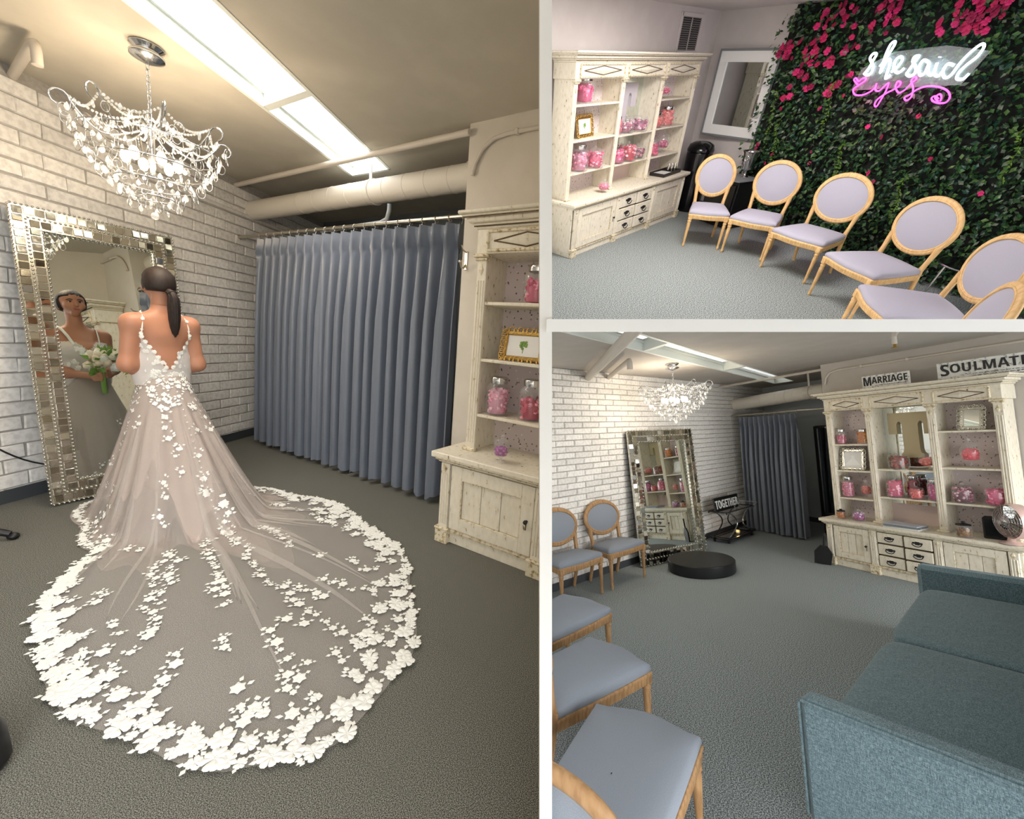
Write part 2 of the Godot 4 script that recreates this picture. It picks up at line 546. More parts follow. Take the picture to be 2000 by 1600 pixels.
func duct(called_at: Array, r: float, label: String, hang: float, hang_y: float) -> void:
	var a: Vector3 = called_at[0]
	var b: Vector3 = called_at[1]
	var t := thing("air_duct", label, "duct", a)
	var g := Geo.new()
	g.tube([Vector3.ZERO, b - a], r, 24)
	obj("pipe", g, M.duct, t)
	var n := 9
	for i in n:
		var p := (b - a) * (0.30 + 0.075 * i)
		var s := Geo.new()
		var d := (b - a).normalized()
		s.tube([p - d * 0.004, p - d * 0.002, p + d * 0.002, p + d * 0.004], [r, r + 0.003, r + 0.003, r], 24)
		obj("seam", s, M.duct, t)
	var fl := Geo.new()
	var e := (b - a)
	var dd := e.normalized()
	fl.tube([e - dd * 0.16, e - dd * 0.15, e - dd * 0.01, e], [r, r + 0.012, r + 0.012, r], 24)
	obj("collar", fl, M.duct, t)
	var h := Geo.new()
	var p2 := (b - a) * hang
	var ring := []
	for i in 16:
		var an := TAU * i / 16
		ring.append(p2 + Vector3(0, cos(an), sin(an)) * (r + 0.004))
	h.tube(ring, 0.006, 6, true, 1.6)
	h.box(p2 + Vector3(0, (hang_y + r) * 0.5, r * 0.55), Vector3(0.03, hang_y - r * 0.6, 0.008))
	obj("hanger_strap", h, M.duct, t)

func pipe_run(called: String, label: String, path: Array, r: float, m: Material, clamps := []) -> Node3D:
	var t := thing(called, label, "pipe", path[0])
	var rel := []
	for p in path: rel.append(p - path[0])
	var g := Geo.new()
	g.tube(rel, r, 12)
	obj("pipe", g, m, t)
	for c in clamps:
		var s := Geo.new()
		s.box(c - path[0], Vector3(0.03, r * 2.6, r * 2.6), 0.004)
		obj("clamp", s, m, t)
	return t

# a long skylight let into a ceiling: four ceiling pieces around it are made by the caller
func skylight(num: int, el: Callable, er: Callable, z0: float, z1: float, y: float, bars: Array) -> void:
	var f := Geo.new()
	var top := y + 0.13
	var pl := func(e: Callable, z: float, yy: float) -> Vector3: return Vector3(e.call(z), yy, z)
	var thick := 0.03
	f.slab(quad_poly([el.call(z0) - thick, z0, el.call(z1) - thick, z1, el.call(z1), z1, el.call(z0), z0]), y - 0.004, top)
	f.slab(quad_poly([er.call(z0) + thick, z0, er.call(z1) + thick, z1, er.call(z1), z1, er.call(z0), z0]), y - 0.004, top)
	f.slab(quad_poly([el.call(z1), z1, er.call(z1), z1, er.call(z1 - thick), z1 - thick, el.call(z1 - thick), z1 - thick]), y - 0.004, top)
	f.slab(quad_poly([el.call(z0), z0, er.call(z0), z0, er.call(z0 + thick), z0 + thick, el.call(z0 + thick), z0 + thick]), y - 0.004, top)
	var o := struct("window_%d" % num, f, M.trim_white)
	for b in bars:
		var g := Geo.new()
		g.slab(quad_poly([el.call(b - 0.03), b - 0.03, el.call(b + 0.03), b + 0.03, er.call(b + 0.03), b + 0.03, er.call(b - 0.03), b - 0.03]), y + 0.0, top)
		obj("crossbar", g, M.trim_white, o)
	var stops := [z0] + bars + [z1]
	for i in stops.size() - 1:
		var g2 := Geo.new()
		var za: float = stops[i]
		var zb: float = stops[i + 1]
		g2.slab(quad_poly([el.call(za), za, el.call(zb), zb, er.call(zb), zb, er.call(za), za]), top - 0.03, top - 0.024)
		obj("pane", g2, M.glass_pane, o)
		var s := Geo.new()
		for e in [[el, 1.0], [er, -1.0]]:
			var off: float = e[1] * 0.025
			s.slab(quad_poly([e[0].call(za), za, e[0].call(zb), zb, e[0].call(zb) + off, zb, e[0].call(za) + off, za]), top - 0.05, top - 0.03)
		obj("glazing_bead", s, M.trim_white, o)

func baseboard(called: String, a: Vector2, b: Vector2, h: float, mat: Material) -> void:
	var g := Geo.new()
	wall(g, a, b, -0.014, 0.0, h)
	struct(called, g, mat)

func bxl(z: float) -> float: return -4.236 + 0.409 * z
func bxb(z: float) -> float: return -4.052 + 0.269 * z
func wxt(z: float) -> float: return 7.548 - 0.324 * z

func shell_left() -> void:
	enter("L")
	var H := 2.987
	var g := Geo.new()
	g.slab(quad_poly([bxl(3.6) - 0.2, 3.6, bxl(-4.3) - 0.2, -4.3, 4, -4.3, 4, 3.6]), -0.12, 0.0)
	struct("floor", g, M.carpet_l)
	g = Geo.new()
	wall(g, Vector2(bxl(-4.3), -4.3), Vector2(bxl(3.6), 3.6), 0.15, 0.0, H + 0.3)
	var wl := struct("wall_left", g, M.mortar)
	var along := Vector3(-0.409, 0, -1).normalized()
	var out := Vector3(1, 0, -0.409).normalized()
	brickwork(wl, Vector3(bxl(-0.2), 0, -0.2) + out * 0.001, along, out, 4.4, 0.0, H, 0.27, 0.104, EYE, func(s, y): return s > 2.95)
	g = Geo.new()
	g.molding([Vector2(0.0, 0), Vector2(0.025, 0.004), Vector2(0.03, 0.03), Vector2(0.02, 0.045), Vector2(0.0, 0.05)], Vector3(bxl(-1.6), 2.60, -1.6) + out * 0.012, Vector3(bxl(-4.3), 2.60, -4.3) + out * 0.012, out)
	struct("trim_1", g, M.bricks[2])
	g = Geo.new()
	wall(g, Vector2(-1.95, -4.3), Vector2(bxl(-4.3), -4.3), 0.15, 0.0, H + 0.1)
	struct("wall_alcove", g, M.alcove)
	g = Geo.new()
	g.slab(quad_poly([-2.08, -2.69, 4, -2.69, 4, -4.45, -2.08, -4.45]), 0.0, H + 0.1)
	struct("wall_back", g, M.paint_l)
	g = Geo.new()
	wall(g, Vector2(bxl(3.6), 3.6), Vector2(6.0, 3.6), 0.15, 0.0, H)
	struct("wall_front_added", g, M.paint_l)  # unseen wall added behind the viewpoint to keep sky light out
	baseboard("baseboard_left", Vector2(bxl(-2.9) + 0.013, -2.9), Vector2(bxl(3.6) + 0.013, 3.6), 0.095, M.base)
	baseboard("baseboard_back", Vector2(4, -2.69), Vector2(-2.08, -2.69), 0.095, M.base)
	# ceiling around the skylight
	g = Geo.new()
	var pc := func(o0: float, o1: float, z0: float, z1: float) -> void:
		g.slab(quad_poly([bxl(z0) + o0, z0, bxl(z1) + o0, z1, bxl(z1) + o1, z1, bxl(z0) + o1, z0]), H, H + 0.14)
	pc.call(-0.2, 1.60, 3.6, -4.4)  # runs on unseen behind the viewpoint to hold back sky light
	pc.call(2.17, 9.0, 3.6, -4.4)
	pc.call(1.60, 2.17, 3.6, 0.33)
	pc.call(1.60, 2.17, -3.13, -4.4)
	struct("ceiling", g, M.ceil_l)
	skylight(1, func(z): return bxl(z) + 1.63, func(z): return bxl(z) + 2.14, 0.3, -3.1, H, [-1.96])
	duct([Vector3(bxl(-2.95) + 0.0, 2.715, -2.95), Vector3(-2.08, 2.735, -2.95)], 0.105, "thick white round air duct running above the long curtain", 0.62, 0.27)
	pipe_run("ceiling_conduit", "thin painted conduit crossing the ceiling above the curtain", [Vector3(bxl(-2.72), 2.915, -2.72), Vector3(-2.06, 2.915, -2.66)], 0.024, M.pipe)
	pipe_run("wall_conduit", "thin painted conduit bending along the wall above the cream cabinet", [Vector3(-2.02, 2.62, -2.67), Vector3(-2.0, 2.70, -2.67), Vector3(-1.94, 2.79, -2.67), Vector3(-1.85, 2.845, -2.67), Vector3(-1.74, 2.86, -2.67), Vector3(1.2, 2.86, -2.67)], 0.014, M.pipe, [Vector3(-1.66, 2.86, -2.67)])
	pipe_run("bent_pipe", "small bent pipe under the air duct behind the curtain", [Vector3(-4.5, 2.50, -3.2), Vector3(-3.55, 2.53, -3.2), Vector3(-3.46, 2.56, -3.2), Vector3(-3.43, 2.64, -3.2), Vector3(-3.43, 2.70, -3.2)], 0.022, M.alcove_b)
	pipe_run("sprinkler_bracket", "short ceiling pipe with a rusty sprinkler end near the brick wall", [Vector3(-4.66, 2.93, -0.95), Vector3(-3.95, 2.93, -0.90), Vector3(-3.90, 2.92, -0.90), Vector3(-3.88, 2.88, -0.90), Vector3(-3.88, 2.80, -0.90)], 0.026, M.pipe)

func shell_top() -> void:
	enter("T")
	var H := 2.80
	var g := Geo.new()
	g.slab(quad_poly([-2, -4.4, 9.2, -4.4, wxt(3.2) + 0.2, 3.2, -2, 3.2]), -0.12, 0.0)
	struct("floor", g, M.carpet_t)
	g = Geo.new()
	wall(g, Vector2(wxt(-4.25), -4.25), Vector2(-2, -4.25), 0.15, 0.0, H)
	struct("wall_back", g, M.paint_t)
	g = Geo.new()
	wall(g, Vector2(wxt(3.2), 3.2), Vector2(wxt(-4.25), -4.25), 0.15, 0.0, H)
	struct("wall_right", g, M.paint_t)
	g = Geo.new()
	g.slab(quad_poly([-2, -4.45, 9.3, -4.45, wxt(3.2) + 0.3, 3.2, -2, 3.2]), H, H + 0.12)
	struct("ceiling", g, M.paint_t)
	baseboard("baseboard_back", Vector2(wxt(-4.25), -4.25), Vector2(-2, -4.25), 0.12, M.base)
	baseboard("baseboard_right", Vector2(wxt(3.2), 3.2), Vector2(wxt(-4.25), -4.25), 0.12, M.base)

func shell_bottom() -> void:
	enter("B")
	var H := 2.758
	var g := Geo.new()
	g.slab(quad_poly([bxb(0.6) - 0.2, 0.6, bxb(-8.7) - 0.2, -8.7, 1.5, -8.7, 1.5, 0.6]), -0.12, 0.0)
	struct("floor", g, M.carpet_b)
	g = Geo.new()
	wall(g, Vector2(bxb(-8.6), -8.6), Vector2(bxb(0.6), 0.6), 0.15, 0.0, H + 0.25)
	var wl := struct("wall_left", g, M.mortar)
	var along := Vector3(-0.269, 0, -1).normalized()
	var out := Vector3(1, 0, -0.269).normalized()
	var eye := room.affine_inverse() * EYE
	brickwork(wl, Vector3(bxb(-1.9), 0, -1.9) + out * 0.001, along, out, 7.0, 0.0, H, 0.335, 0.079, eye, func(s, y): return s > 5.4)
	g = Geo.new()
	g.molding([Vector2(0.0, 0), Vector2(0.025, 0.004), Vector2(0.03, 0.03), Vector2(0.02, 0.045), Vector2(0.0, 0.05)], Vector3(bxb(-4.6), 2.19, -4.6) + out * 0.012, Vector3(bxb(-8.6), 2.19, -8.6) + out * 0.012, out)
	struct("trim_2", g, M.bricks[2])
	g = Geo.new()
	wall(g, Vector2(-3.9, -8.6), Vector2(bxb(-8.6), -8.6), 0.15, 0.0, H + 0.1)
	struct("wall_alcove", g, M.alcove_b)
	g = Geo.new()
	g.slab(quad_poly([-3.93, -6.6, 1.5, -6.6, 1.5, -8.75, -3.93, -8.75]), 0.0, H + 0.1)
	struct("wall_back", g, M.paint_b)
	baseboard("baseboard_left", Vector2(bxb(-8.6) + 0.013, -8.6), Vector2(bxb(0.6) + 0.013, 0.6), 0.09, M.base)
	baseboard("baseboard_back", Vector2(1.5, -6.6), Vector2(-3.93, -6.6), 0.09, M.base)
	baseboard("baseboard_alcove", Vector2(-3.93, -8.6), Vector2(bxb(-8.6), -8.6), 0.09, M.base)
	var el := func(z): return -2.34 + 0.415 * z
	var er := func(z): return -1.97 + 0.415 * z
	g = Geo.new()
	g.slab(quad_poly([bxb(0.6) - 0.2, 0.6, bxb(-8.7) - 0.2, -8.7, el.call(-8.7) - 0.03, -8.7, el.call(0.6) - 0.03, 0.6]), H, H + 0.14)
	g.slab(quad_poly([er.call(0.6) + 0.03, 0.6, er.call(-8.7) + 0.03, -8.7, 1.6, -8.7, 1.6, 0.6]), H, H + 0.14)
	g.slab(quad_poly([el.call(-8.13) - 0.03, -8.13, el.call(-8.7) - 0.03, -8.7, er.call(-8.7) + 0.03, -8.7, er.call(-8.13) + 0.03, -8.13]), H, H + 0.14)
	struct("ceiling", g, M.paint_b)
	skylight(2, el, er, 0.5, -8.1, H, [-3.12, -5.4])
	duct([Vector3(bxb(-7.3), 2.36, -7.3), Vector3(-3.93, 2.46, -7.3)], 0.115, "white round air duct above the short blue curtain", 0.72, 0.3)
	pipe_run("ceiling_conduit", "thin painted conduit crossing the ceiling before the short curtain", [Vector3(bxb(-6.75), 2.69, -6.75), Vector3(-3.93, 2.69, -6.62)], 0.022, M.pipe)
	pipe_run("ceiling_pipe", "thick painted pipe crossing under the skylight to the brick wall", [Vector3(-2.2, 2.67, -1.98), Vector3(bxb(-3.2), 2.67, -3.2)], 0.055, M.pipe)
	pipe_run("sprinkler_bracket", "short ceiling pipe with a bent end beside the chandelier", [Vector3(bxb(-3.62), 2.69, -3.62), Vector3(-3.86, 2.69, -3.07), Vector3(-3.80, 2.68, -3.03), Vector3(-3.78, 2.65, -3.02), Vector3(-3.78, 2.58, -3.02)], 0.032, M.pipe)
	pipe_run("wall_conduit", "thin painted conduit along the wall above the lettered signs", [Vector3(-3.88, 2.46, -6.58), Vector3(-3.86, 2.55, -6.58), Vector3(-3.80, 2.62, -6.58), Vector3(-3.70, 2.645, -6.58), Vector3(1.3, 2.645, -6.58)], 0.014, M.pipe, [Vector3(-3.4, 2.645, -6.58), Vector3(-2.9, 2.645, -6.58)])
	var sp := pipe_run("ceiling_sprinkler", "small ceiling sprinkler head above the lettered signs", [Vector3(-2.2, 2.74, -4.9), Vector3(-2.28, 2.71, -5.0), Vector3(-2.3, 2.69, -5.03), Vector3(-2.3, 2.62, -5.03)], 0.022, M.pipe)
	g = Geo.new()
	g.lathe([Vector2(0, 0.0), Vector2(0.03, 0.0), Vector2(0.03, 0.008), Vector2(0.012, 0.012), Vector2(0.012, 0.05)], 12, Vector3(-0.1, -0.16, -0.13))
	obj("deflector", g, M.brass, sp)

# white party wall and floor slab between the three rooms
func party_walls() -> void:
	var t := 24.0 / 820.0 * 0.5
	var far := 11.5
	var cam := Transform3D(CAM, EYE)
	var cx := 66.0 / 820.0
	var cy := 164.0 / 820.0
	var g := Geo.new()
	var dir := Vector3(cx, 0, -1).normalized()
	var across := Vector3(1, 0, cx).normalized()
	var p := func(d: float, y: float, s: float) -> Vector3: return cam * (dir * d + Vector3(0, y, 0) + across * s * t)
	var q := []
	for s in [-1.0, 1.0]: q.append([p.call(1.0, -1.25, s), p.call(far, -11.0, s), p.call(far, 11.0, s), p.call(1.0, 1.25, s)])
	g.quad(q[0][0], q[0][1], q[0][2], q[0][3])
	g.quad(q[1][3], q[1][2], q[1][1], q[1][0])
	for i in 4: g.quad(q[0][(i + 1) % 4], q[0][i], q[1][i], q[1][(i + 1) % 4])
	var o := MeshInstance3D.new()
	o.name = "wall_party"; o.mesh = g.mesh(); o.material_override = M.white_wall; o.set_meta("kind", "structure")
	add_child(o)
	g = Geo.new()
	q = []
	for s in [-1.0, -1.3]: q.append([p.call(1.15, -1.35, s), p.call(far, -11.0, s), p.call(far, 11.0, s), p.call(1.15, 1.35, s)])
	g.quad(q[1][0], q[1][1], q[1][2], q[1][3])
	for i in 4: g.quad(q[1][(i + 1) % 4], q[1][i], q[0][i], q[0][(i + 1) % 4])
	var fin := MeshInstance3D.new()
	fin.name = "plaster_face"; fin.mesh = g.mesh(); fin.material_override = M.paint_l
	o.add_child(fin)
	g = Geo.new()
	var d2 := Vector3(0, cy, -1).normalized()
	var up := Vector3(0, 1, cy).normalized()
	var p2 := func(d: float, x: float, s: float) -> Vector3: return cam * (d2 * d + Vector3(x, 0, 0) + up * s * t)
	q = []
	for s in [-1.0, 1.0]: q.append([p2.call(1.0, cx, s), p2.call(far, cx * far, s), p2.call(far, 15.0, s), p2.call(1.0, 1.5, s)])
	g.quad(q[0][0], q[0][1], q[0][2], q[0][3])
	g.quad(q[1][3], q[1][2], q[1][1], q[1][0])
	for i in 4: g.quad(q[0][(i + 1) % 4], q[0][i], q[1][i], q[1][(i + 1) % 4])
	o = MeshInstance3D.new()
	o.name = "wall_storey_slab"; o.mesh = g.mesh(); o.material_override = M.white_wall; o.set_meta("kind", "structure")
	add_child(o)

func _ready() -> void:
	# ---- camera, sky, exposure, large lights ----
	var cam := Camera3D.new()
	cam.name = "camera"
	cam.fov = 88.585
	cam.near = 0.05
	cam.far = 100
	add_child(cam)
	cam.transform = Transform3D(CAM, EYE)
	var env := Environment.new()
	# even overcast sky: bright overhead, a third of that at the horizon
	var air := ProceduralSkyMaterial.new()
	air.sky_top_color = Color(1.0, 1.0, 1.0)
	air.sky_horizon_color = gray(0.60)
	air.sky_curve = 0.3
	air.ground_horizon_color = gray(0.60)
	air.ground_bottom_color = gray(0.45)
	air.sky_energy_multiplier = 3.0
	air.ground_energy_multiplier = 3.0
	var sky := Sky.new()
	sky.sky_material = air
	env.background_mode = Environment.BG_SKY
	env.sky = sky
	env.tonemap_mode = Environment.TONE_MAPPER_LINEAR
	env.tonemap_exposure = 1.0
	env.sdfgi_enabled = true
	env.ssao_enabled = true
	env.ssil_enabled = true
	var we := WorldEnvironment.new()
	we.name = "world_environment"
	we.environment = env
	add_child(we)
	SIDE_WALL = CAM * Vector3(1, 0, 66.0 / 820.0)
	SLAB = CAM * Vector3(0, 1, 164.0 / 820.0)
	make_materials()
	fill_panels()
	# ---- structure ----
	party_walls()
	shell_left()
	shell_top()
	shell_bottom()
	# ---- things ----
	things_left()
	things_top()
	things_bottom()
	for k in ["L", "T", "B"]: trim_room(k)

func fill_panel(at: Vector3, size: Vector2, energy: float, col: Color, label: String) -> void:  # made-up lamp out of view, added to brighten a room
	var t := thing("added_fill_panel", label, "ceiling light", at)
	var g := Geo.new()
	g.box(Vector3(0, -0.015, 0), Vector3(size.x + 0.06, 0.03, size.y + 0.06), 0.005)
	obj("frame", g, M.trim_white, t)
	g = Geo.new()
	g.box(Vector3(0, -0.034, 0), Vector3(size.x, 0.006, size.y))
	obj("diffuser", g, flat(Color.WHITE, 0.5, 0.0, {"emission_enabled": true, "emission": col, "emission_energy_multiplier": 2.0}), t)
	var l := AreaLight3D.new()
	l.name = "fill_light"
	l.area_size = size
	l.light_color = col
	l.light_energy = energy
	l.shadow_enabled = true
	t.add_child(l)
	l.transform = Transform3D(Basis(Vector3.RIGHT, -PI / 2), Vector3(0, -0.045, 0))

func fill_panels() -> void:
	enter("T")
	fill_panel(Vector3(5.3, 2.79, -2.3), Vector2(1.2, 1.2), 10.0, c8(255, 248, 244), "added light panel out of view that brightens the candy lounge")

# ================= furniture =================
func dot_paper() -> StandardMaterial3D:
	rng.seed = 5
	var im := Image.create(256, 256, false, Image.FORMAT_RGB8)
	im.fill(c8(214, 202, 202))
	for k in 46:
		var p := Vector2(rng.randf() * 256, rng.randf() * 256)
		var r := rng.randf_range(4.0, 5.6)
		var col: Color = [c8(120, 108, 96), c8(98, 88, 82), c8(160, 146, 128), c8(236, 232, 230)][rng.randi() % 4]
		for y in range(-6, 7):
			for x in range(-6, 7):
				if x * x + y * y <= r * r: im.set_pixel(posmod(int(p.x) + x, 256), posmod(int(p.y) + y, 256), col)
	return mottled(ImageTexture.create_from_image(im), Vector3.ONE * 3.2, 0.6)

func cab_door(parent: Node3D, x0: float, x1: float, y0: float, y1: float, knob_right: bool, with_knob: bool) -> void:
	var d := Node3D.new()
	var w := x1 - x0
	var h := y1 - y0
	var st := minf(0.09, w * 0.17)
	var g := Geo.new()
	for s in [[st / 2, h / 2, st, h], [w - st / 2, h / 2, st, h], [w / 2, st / 2, w - 2 * st, st], [w / 2, h - st / 2, w - 2 * st, st]]:
		g.box(Vector3(s[0], s[1], 0), Vector3(s[2], s[3], 0.026), 0.004)
	var o := obj("door", g, M.cream, parent, Vector3(x0, y0, 0.0))
	var n := 3
	var pw := (w - 2 * st) / n
	for i in n:
		g = Geo.new()
		g.box(Vector3(st + pw * (i + 0.5), h / 2, -0.012), Vector3(pw - 0.004, h - 2 * st - 0.002, 0.014), 0.003)
		obj("plank", g, M.cream, o)
	g = Geo.new()
	g.box(Vector3(w / 2, h / 2, -0.021), Vector3(w - st, h - st, 0.004))
	obj("backing", g, M.groove, o)
	g = Geo.new()
	for s in [[st, h / 2, 0.008, h - 2 * st], [w - st, h / 2, 0.008, h - 2 * st], [w / 2, st, w - 2 * st, 0.008], [w / 2, h - st, w - 2 * st, 0.008]]:
		g.box(Vector3(s[0], s[1], 0.006), Vector3(s[2], s[3], 0.014), 0.003)
	obj("panel_moulding", g, M.cream_edge, o)
	if with_knob:
		g = Geo.new()
		g.lathe([Vector2(0, 0.03), Vector2(0.012, 0.028), Vector2(0.014, 0.018), Vector2(0.006, 0.008), Vector2(0.009, 0.0)], 10, Vector3((w - st * 0.45) if knob_right else st * 0.45, h * 0.5, 0.013), Basis(Vector3.RIGHT, PI / 2))
		g.box(Vector3((w - st * 0.45) if knob_right else st * 0.45, h * 0.5 - 0.035, 0.02), Vector3(0.006, 0.045, 0.006), 0.002)
		obj("knob", g, M.wire, o)
	d.free()

func bail_pull(g: Geo, at: Vector3, s: float) -> void:
	g.box(at + Vector3(0, 0.005, 0.001) * s, Vector3(0.07, 0.014, 0.004) * s, 0.001)
	g.box(at + Vector3(0, 0.004, 0.002) * s, Vector3(0.03, 0.026, 0.004) * s, 0.001)
	var p := []
	for i in 9:
		var a := PI * i / 8
		p.append(at + Vector3(cos(a) * 0.032, -sin(a) * 0.022, 0.012) * s)
	g.tube(p, 0.0035 * s, 6)

func cabinet(label: String, at: Vector3, turn: float, W: float, D: float, wt: float, top: float, pb: Array, shelves: Array, inset: float) -> Node3D:
	var px := pb.duplicate()
	var t := thing("hutch_cabinet", label, "cabinet", at, turn)
	var g := Geo.new()
	var pw := 0.075
	# base
	g.box(Vector3(W / 2, (wt - 0.07 + 0.1) / 2 + 0.0, -D / 2 - 0.012), Vector3(W - 0.01, wt - 0.07 - 0.1, D - 0.025))
	obj("base_carcass", g, M.groove, t)
	for s in [0.005, W - 0.005]:
		g = Geo.new()
		g.box(Vector3(s, (wt - 0.07 + 0.06) / 2, -D / 2 - 0.005), Vector3(0.02, wt - 0.07 - 0.06, D - 0.012), 0.003)
		obj("base_side", g, M.cream, t)
	g = Geo.new()
	g.box(Vector3(W / 2, 0.04, -D / 2 - 0.005), Vector3(W - 0.006, 0.08, D - 0.012), 0.003)
	obj("plinth", g, M.cream, t)
	g = Geo.new()
	g.molding([Vector2(0, 0.08), Vector2(0.012, 0.085), Vector2(0.016, 0.098), Vector2(0.006, 0.104), Vector2(0.002, 0.112), Vector2(-0.01, 0.115)], Vector3(0.0, 0, -0.008), Vector3(W, 0, -0.008), Vector3.BACK)
	obj("plinth_moulding", g, M.cream_edge, t)
	var y0 := 0.112
	var y1 := wt - 0.075
	for k in 4:
		g = Geo.new()
		g.box(Vector3(px[k], (y0 + y1) / 2, 0.004), Vector3(pw, y1 - y0, 0.03), 0.004)
		for i in 3:
			g.tube([Vector3(px[k] + (i - 1) * pw * 0.27, y0 + 0.03, 0.019), Vector3(px[k] + (i - 1) * pw * 0.27, y1 - 0.07, 0.019)], pw * 0.085, 8)
		var post := obj("post", g, M.cream, t)
		g = Geo.new()
		g.box(Vector3(px[k], 0.05, 0.012), Vector3(pw + 0.03, 0.1, 0.045), 0.005)
		g.box(Vector3(px[k], 0.105, 0.012), Vector3(pw + 0.045, 0.016, 0.05), 0.005)
		obj("post_foot", g, M.cream_edge, post)
		g = Geo.new()
		g.gem(Vector3(px[k], y1 - 0.035, 0.022), Vector3(0.022, 0.03, 0.012))
		obj("diamond", g, M.cream_edge, post)
	cab_door(t, px[0] + pw / 2 + 0.012, px[1] - pw / 2 - 0.006, y0 + 0.006, y1 - 0.006, true, true)
	cab_door(t, px[2] + pw / 2 + 0.006, px[3] - pw / 2 - 0.012, y0 + 0.006, y1 - 0.006, false, false)
	var dw: float = (px[2] - px[1] - pw) / 2
	var dh := (y1 - y0) / 3
	for c in 2:
		for r in 3:
			g = Geo.new()
			var ce := Vector3(px[1] + pw / 2 + dw * (c + 0.5), y0 + dh * (r + 0.5), 0.0 if c == 0 else 0.012)
			g.box(Vector3.ZERO, Vector3(dw - 0.02, dh - 0.02, 0.03), 0.005)
			var o := obj("drawer", g, M.cream, t, ce)
			g = Geo.new()
			bail_pull(g, Vector3(0, 0, 0.016), clampf(dw / 0.2, 0.8, 1.9))
			obj("handle", g, M.wire, o)
	# worktop: three steps
	g = Geo.new()
	for s in [[wt - 0.064, 0.02, 0.018], [wt - 0.046, 0.02, 0.034], [wt - 0.018, 0.036, 0.055]]:
		g.box(Vector3(W / 2, s[0], -D / 2 + s[2] / 2), Vector3(W + 2 * s[2], s[1], D + s[2]), 0.006)
	obj("worktop", g, M.cream, t)
	g = Geo.new()
	g.box(Vector3(W / 2, wt - 0.035, 0.058 - 0.006), Vector3(W + 0.1, 0.006, 0.004))
	g.box(Vector3(W / 2, wt - 0.056, 0.036 - 0.004), Vector3(W + 0.06, 0.004, 0.006))
	obj("worktop_edge_line", g, M.cream_edge, t)
	# upper part
	px[0] += inset; px[3] -= inset
	var du := D * 0.66
	var zf := -D + du
	var fy := top - 0.255
	for k in 4:
		g = Geo.new()
		var inner := 0.02
		g.box(Vector3(px[k], (wt + fy) / 2, -D / 2 + zf / 2 - 0.01), Vector3(pw * 0.55, fy - wt, du - 0.03), 0.003)
		obj("side_panel" if k in [0, 3] else "divider", g, M.cream, t)
		g = Geo.new()
		g.box(Vector3(px[k], (wt + fy) / 2, zf - 0.014), Vector3(pw, fy - wt, 0.03), 0.004)
		for i in 3:
			g.tube([Vector3(px[k] + (i - 1) * pw * 0.27, wt + 0.06, zf + 0.001), Vector3(px[k] + (i - 1) * pw * 0.27, fy - 0.17, zf + 0.001)], pw * 0.085, 8)
		var p := obj("pilaster", g, M.cream, t)
		g = Geo.new()
		g.box(Vector3(px[k], fy - 0.012, zf), Vector3(pw + 0.04, 0.024, 0.06), 0.006)
		g.box(Vector3(px[k], fy - 0.034, zf - 0.004), Vector3(pw + 0.02, 0.018, 0.046), 0.006)
		obj("capital", g, M.cream_edge, p)
		g = Geo.new()
		g.box(Vector3(px[k], wt + 0.012, zf), Vector3(pw + 0.03, 0.024, 0.05), 0.006)
		obj("pilaster_foot", g, M.cream_edge, p)
		g = Geo.new()
		g.gem(Vector3(px[k], fy - 0.1, zf + 0.002), Vector3(0.02, 0.042, 0.012))
		obj("diamond", g, M.cream_edge, p)
	for b in 3:
		var xa: float = px[b] + pw * 0.27
		var xb: float = px[b + 1] - pw * 0.27
		for y in shelves[b]:
			g = Geo.new()
			g.box(Vector3((xa + xb) / 2, y - 0.011, (zf - D) / 2), Vector3(xb - xa, 0.022, du - 0.02), 0.004)
			obj("shelf", g, M.cream, t)
		g = Geo.new()
		var low: float = shelves[1][0] - 0.1 if b == 1 else wt
		g.box(Vector3((xa + xb) / 2, (low + fy) / 2, -D + 0.01), Vector3(xb - xa, fy - low, 0.008))
		if b == 1:
			var o2 := obj("mirror_back", g, M.mirror, t)
			o2.set_meta("label", "mirror at the back of the middle bay")
			g = Geo.new()
			g.box(Vector3((xa + xb) / 2, (wt + low) / 2, -D + 0.01), Vector3(xb - xa, low - wt, 0.008))
			obj("back_panel", g, M.blush_panel, t)
		else:
			obj("back_panel", g, M.dots, t).set_meta("label", "dotted paper back panel")
	# frieze and cornice
	g = Geo.new()
	g.box(Vector3(W / 2, (fy + top - 0.1) / 2, -D / 2 + zf / 2 + 0.005), Vector3(px[3] - px[0] + pw + 0.01, top - 0.1 - fy, du + 0.01), 0.004)
	var fr := obj("frieze", g, M.cream, t)
	for b in 3:
		var xa2: float = px[b] + pw * 0.62
		var xb2: float = px[b + 1] - pw * 0.62
		var ya := fy + 0.018
		var yb := top - 0.118
		g = Geo.new()
		var zz := zf + 0.015
		for s in [[(xa2 + xb2) / 2, ya, xb2 - xa2, 0.014], [(xa2 + xb2) / 2, yb, xb2 - xa2, 0.014], [xa2, (ya + yb) / 2, 0.014, yb - ya], [xb2, (ya + yb) / 2, 0.014, yb - ya]]:
			g.box(Vector3(s[0], s[1], zz), Vector3(s[2] + 0.004, s[3] + 0.004, 0.022), 0.005)
		obj("frieze_panel", g, M.cream_edge, fr)
		g = Geo.new()
		var cx := (xa2 + xb2) / 2
		var cy := (ya + yb) / 2
		var rx := (xb2 - xa2) * 0.42
		var ry := (yb - ya) * 0.36
		var pk := Vector3(cx, cy, zz + 0.018)
		var cs := [Vector3(cx - rx, cy, zz - 0.006), Vector3(cx, cy - ry, zz - 0.006), Vector3(cx + rx, cy, zz - 0.006), Vector3(cx, cy + ry, zz - 0.006)]
		for i in 4: g.tri(cs[i], cs[(i + 1) % 4], pk)
		obj("diamond", g, M.cream, fr)
		g = Geo.new()
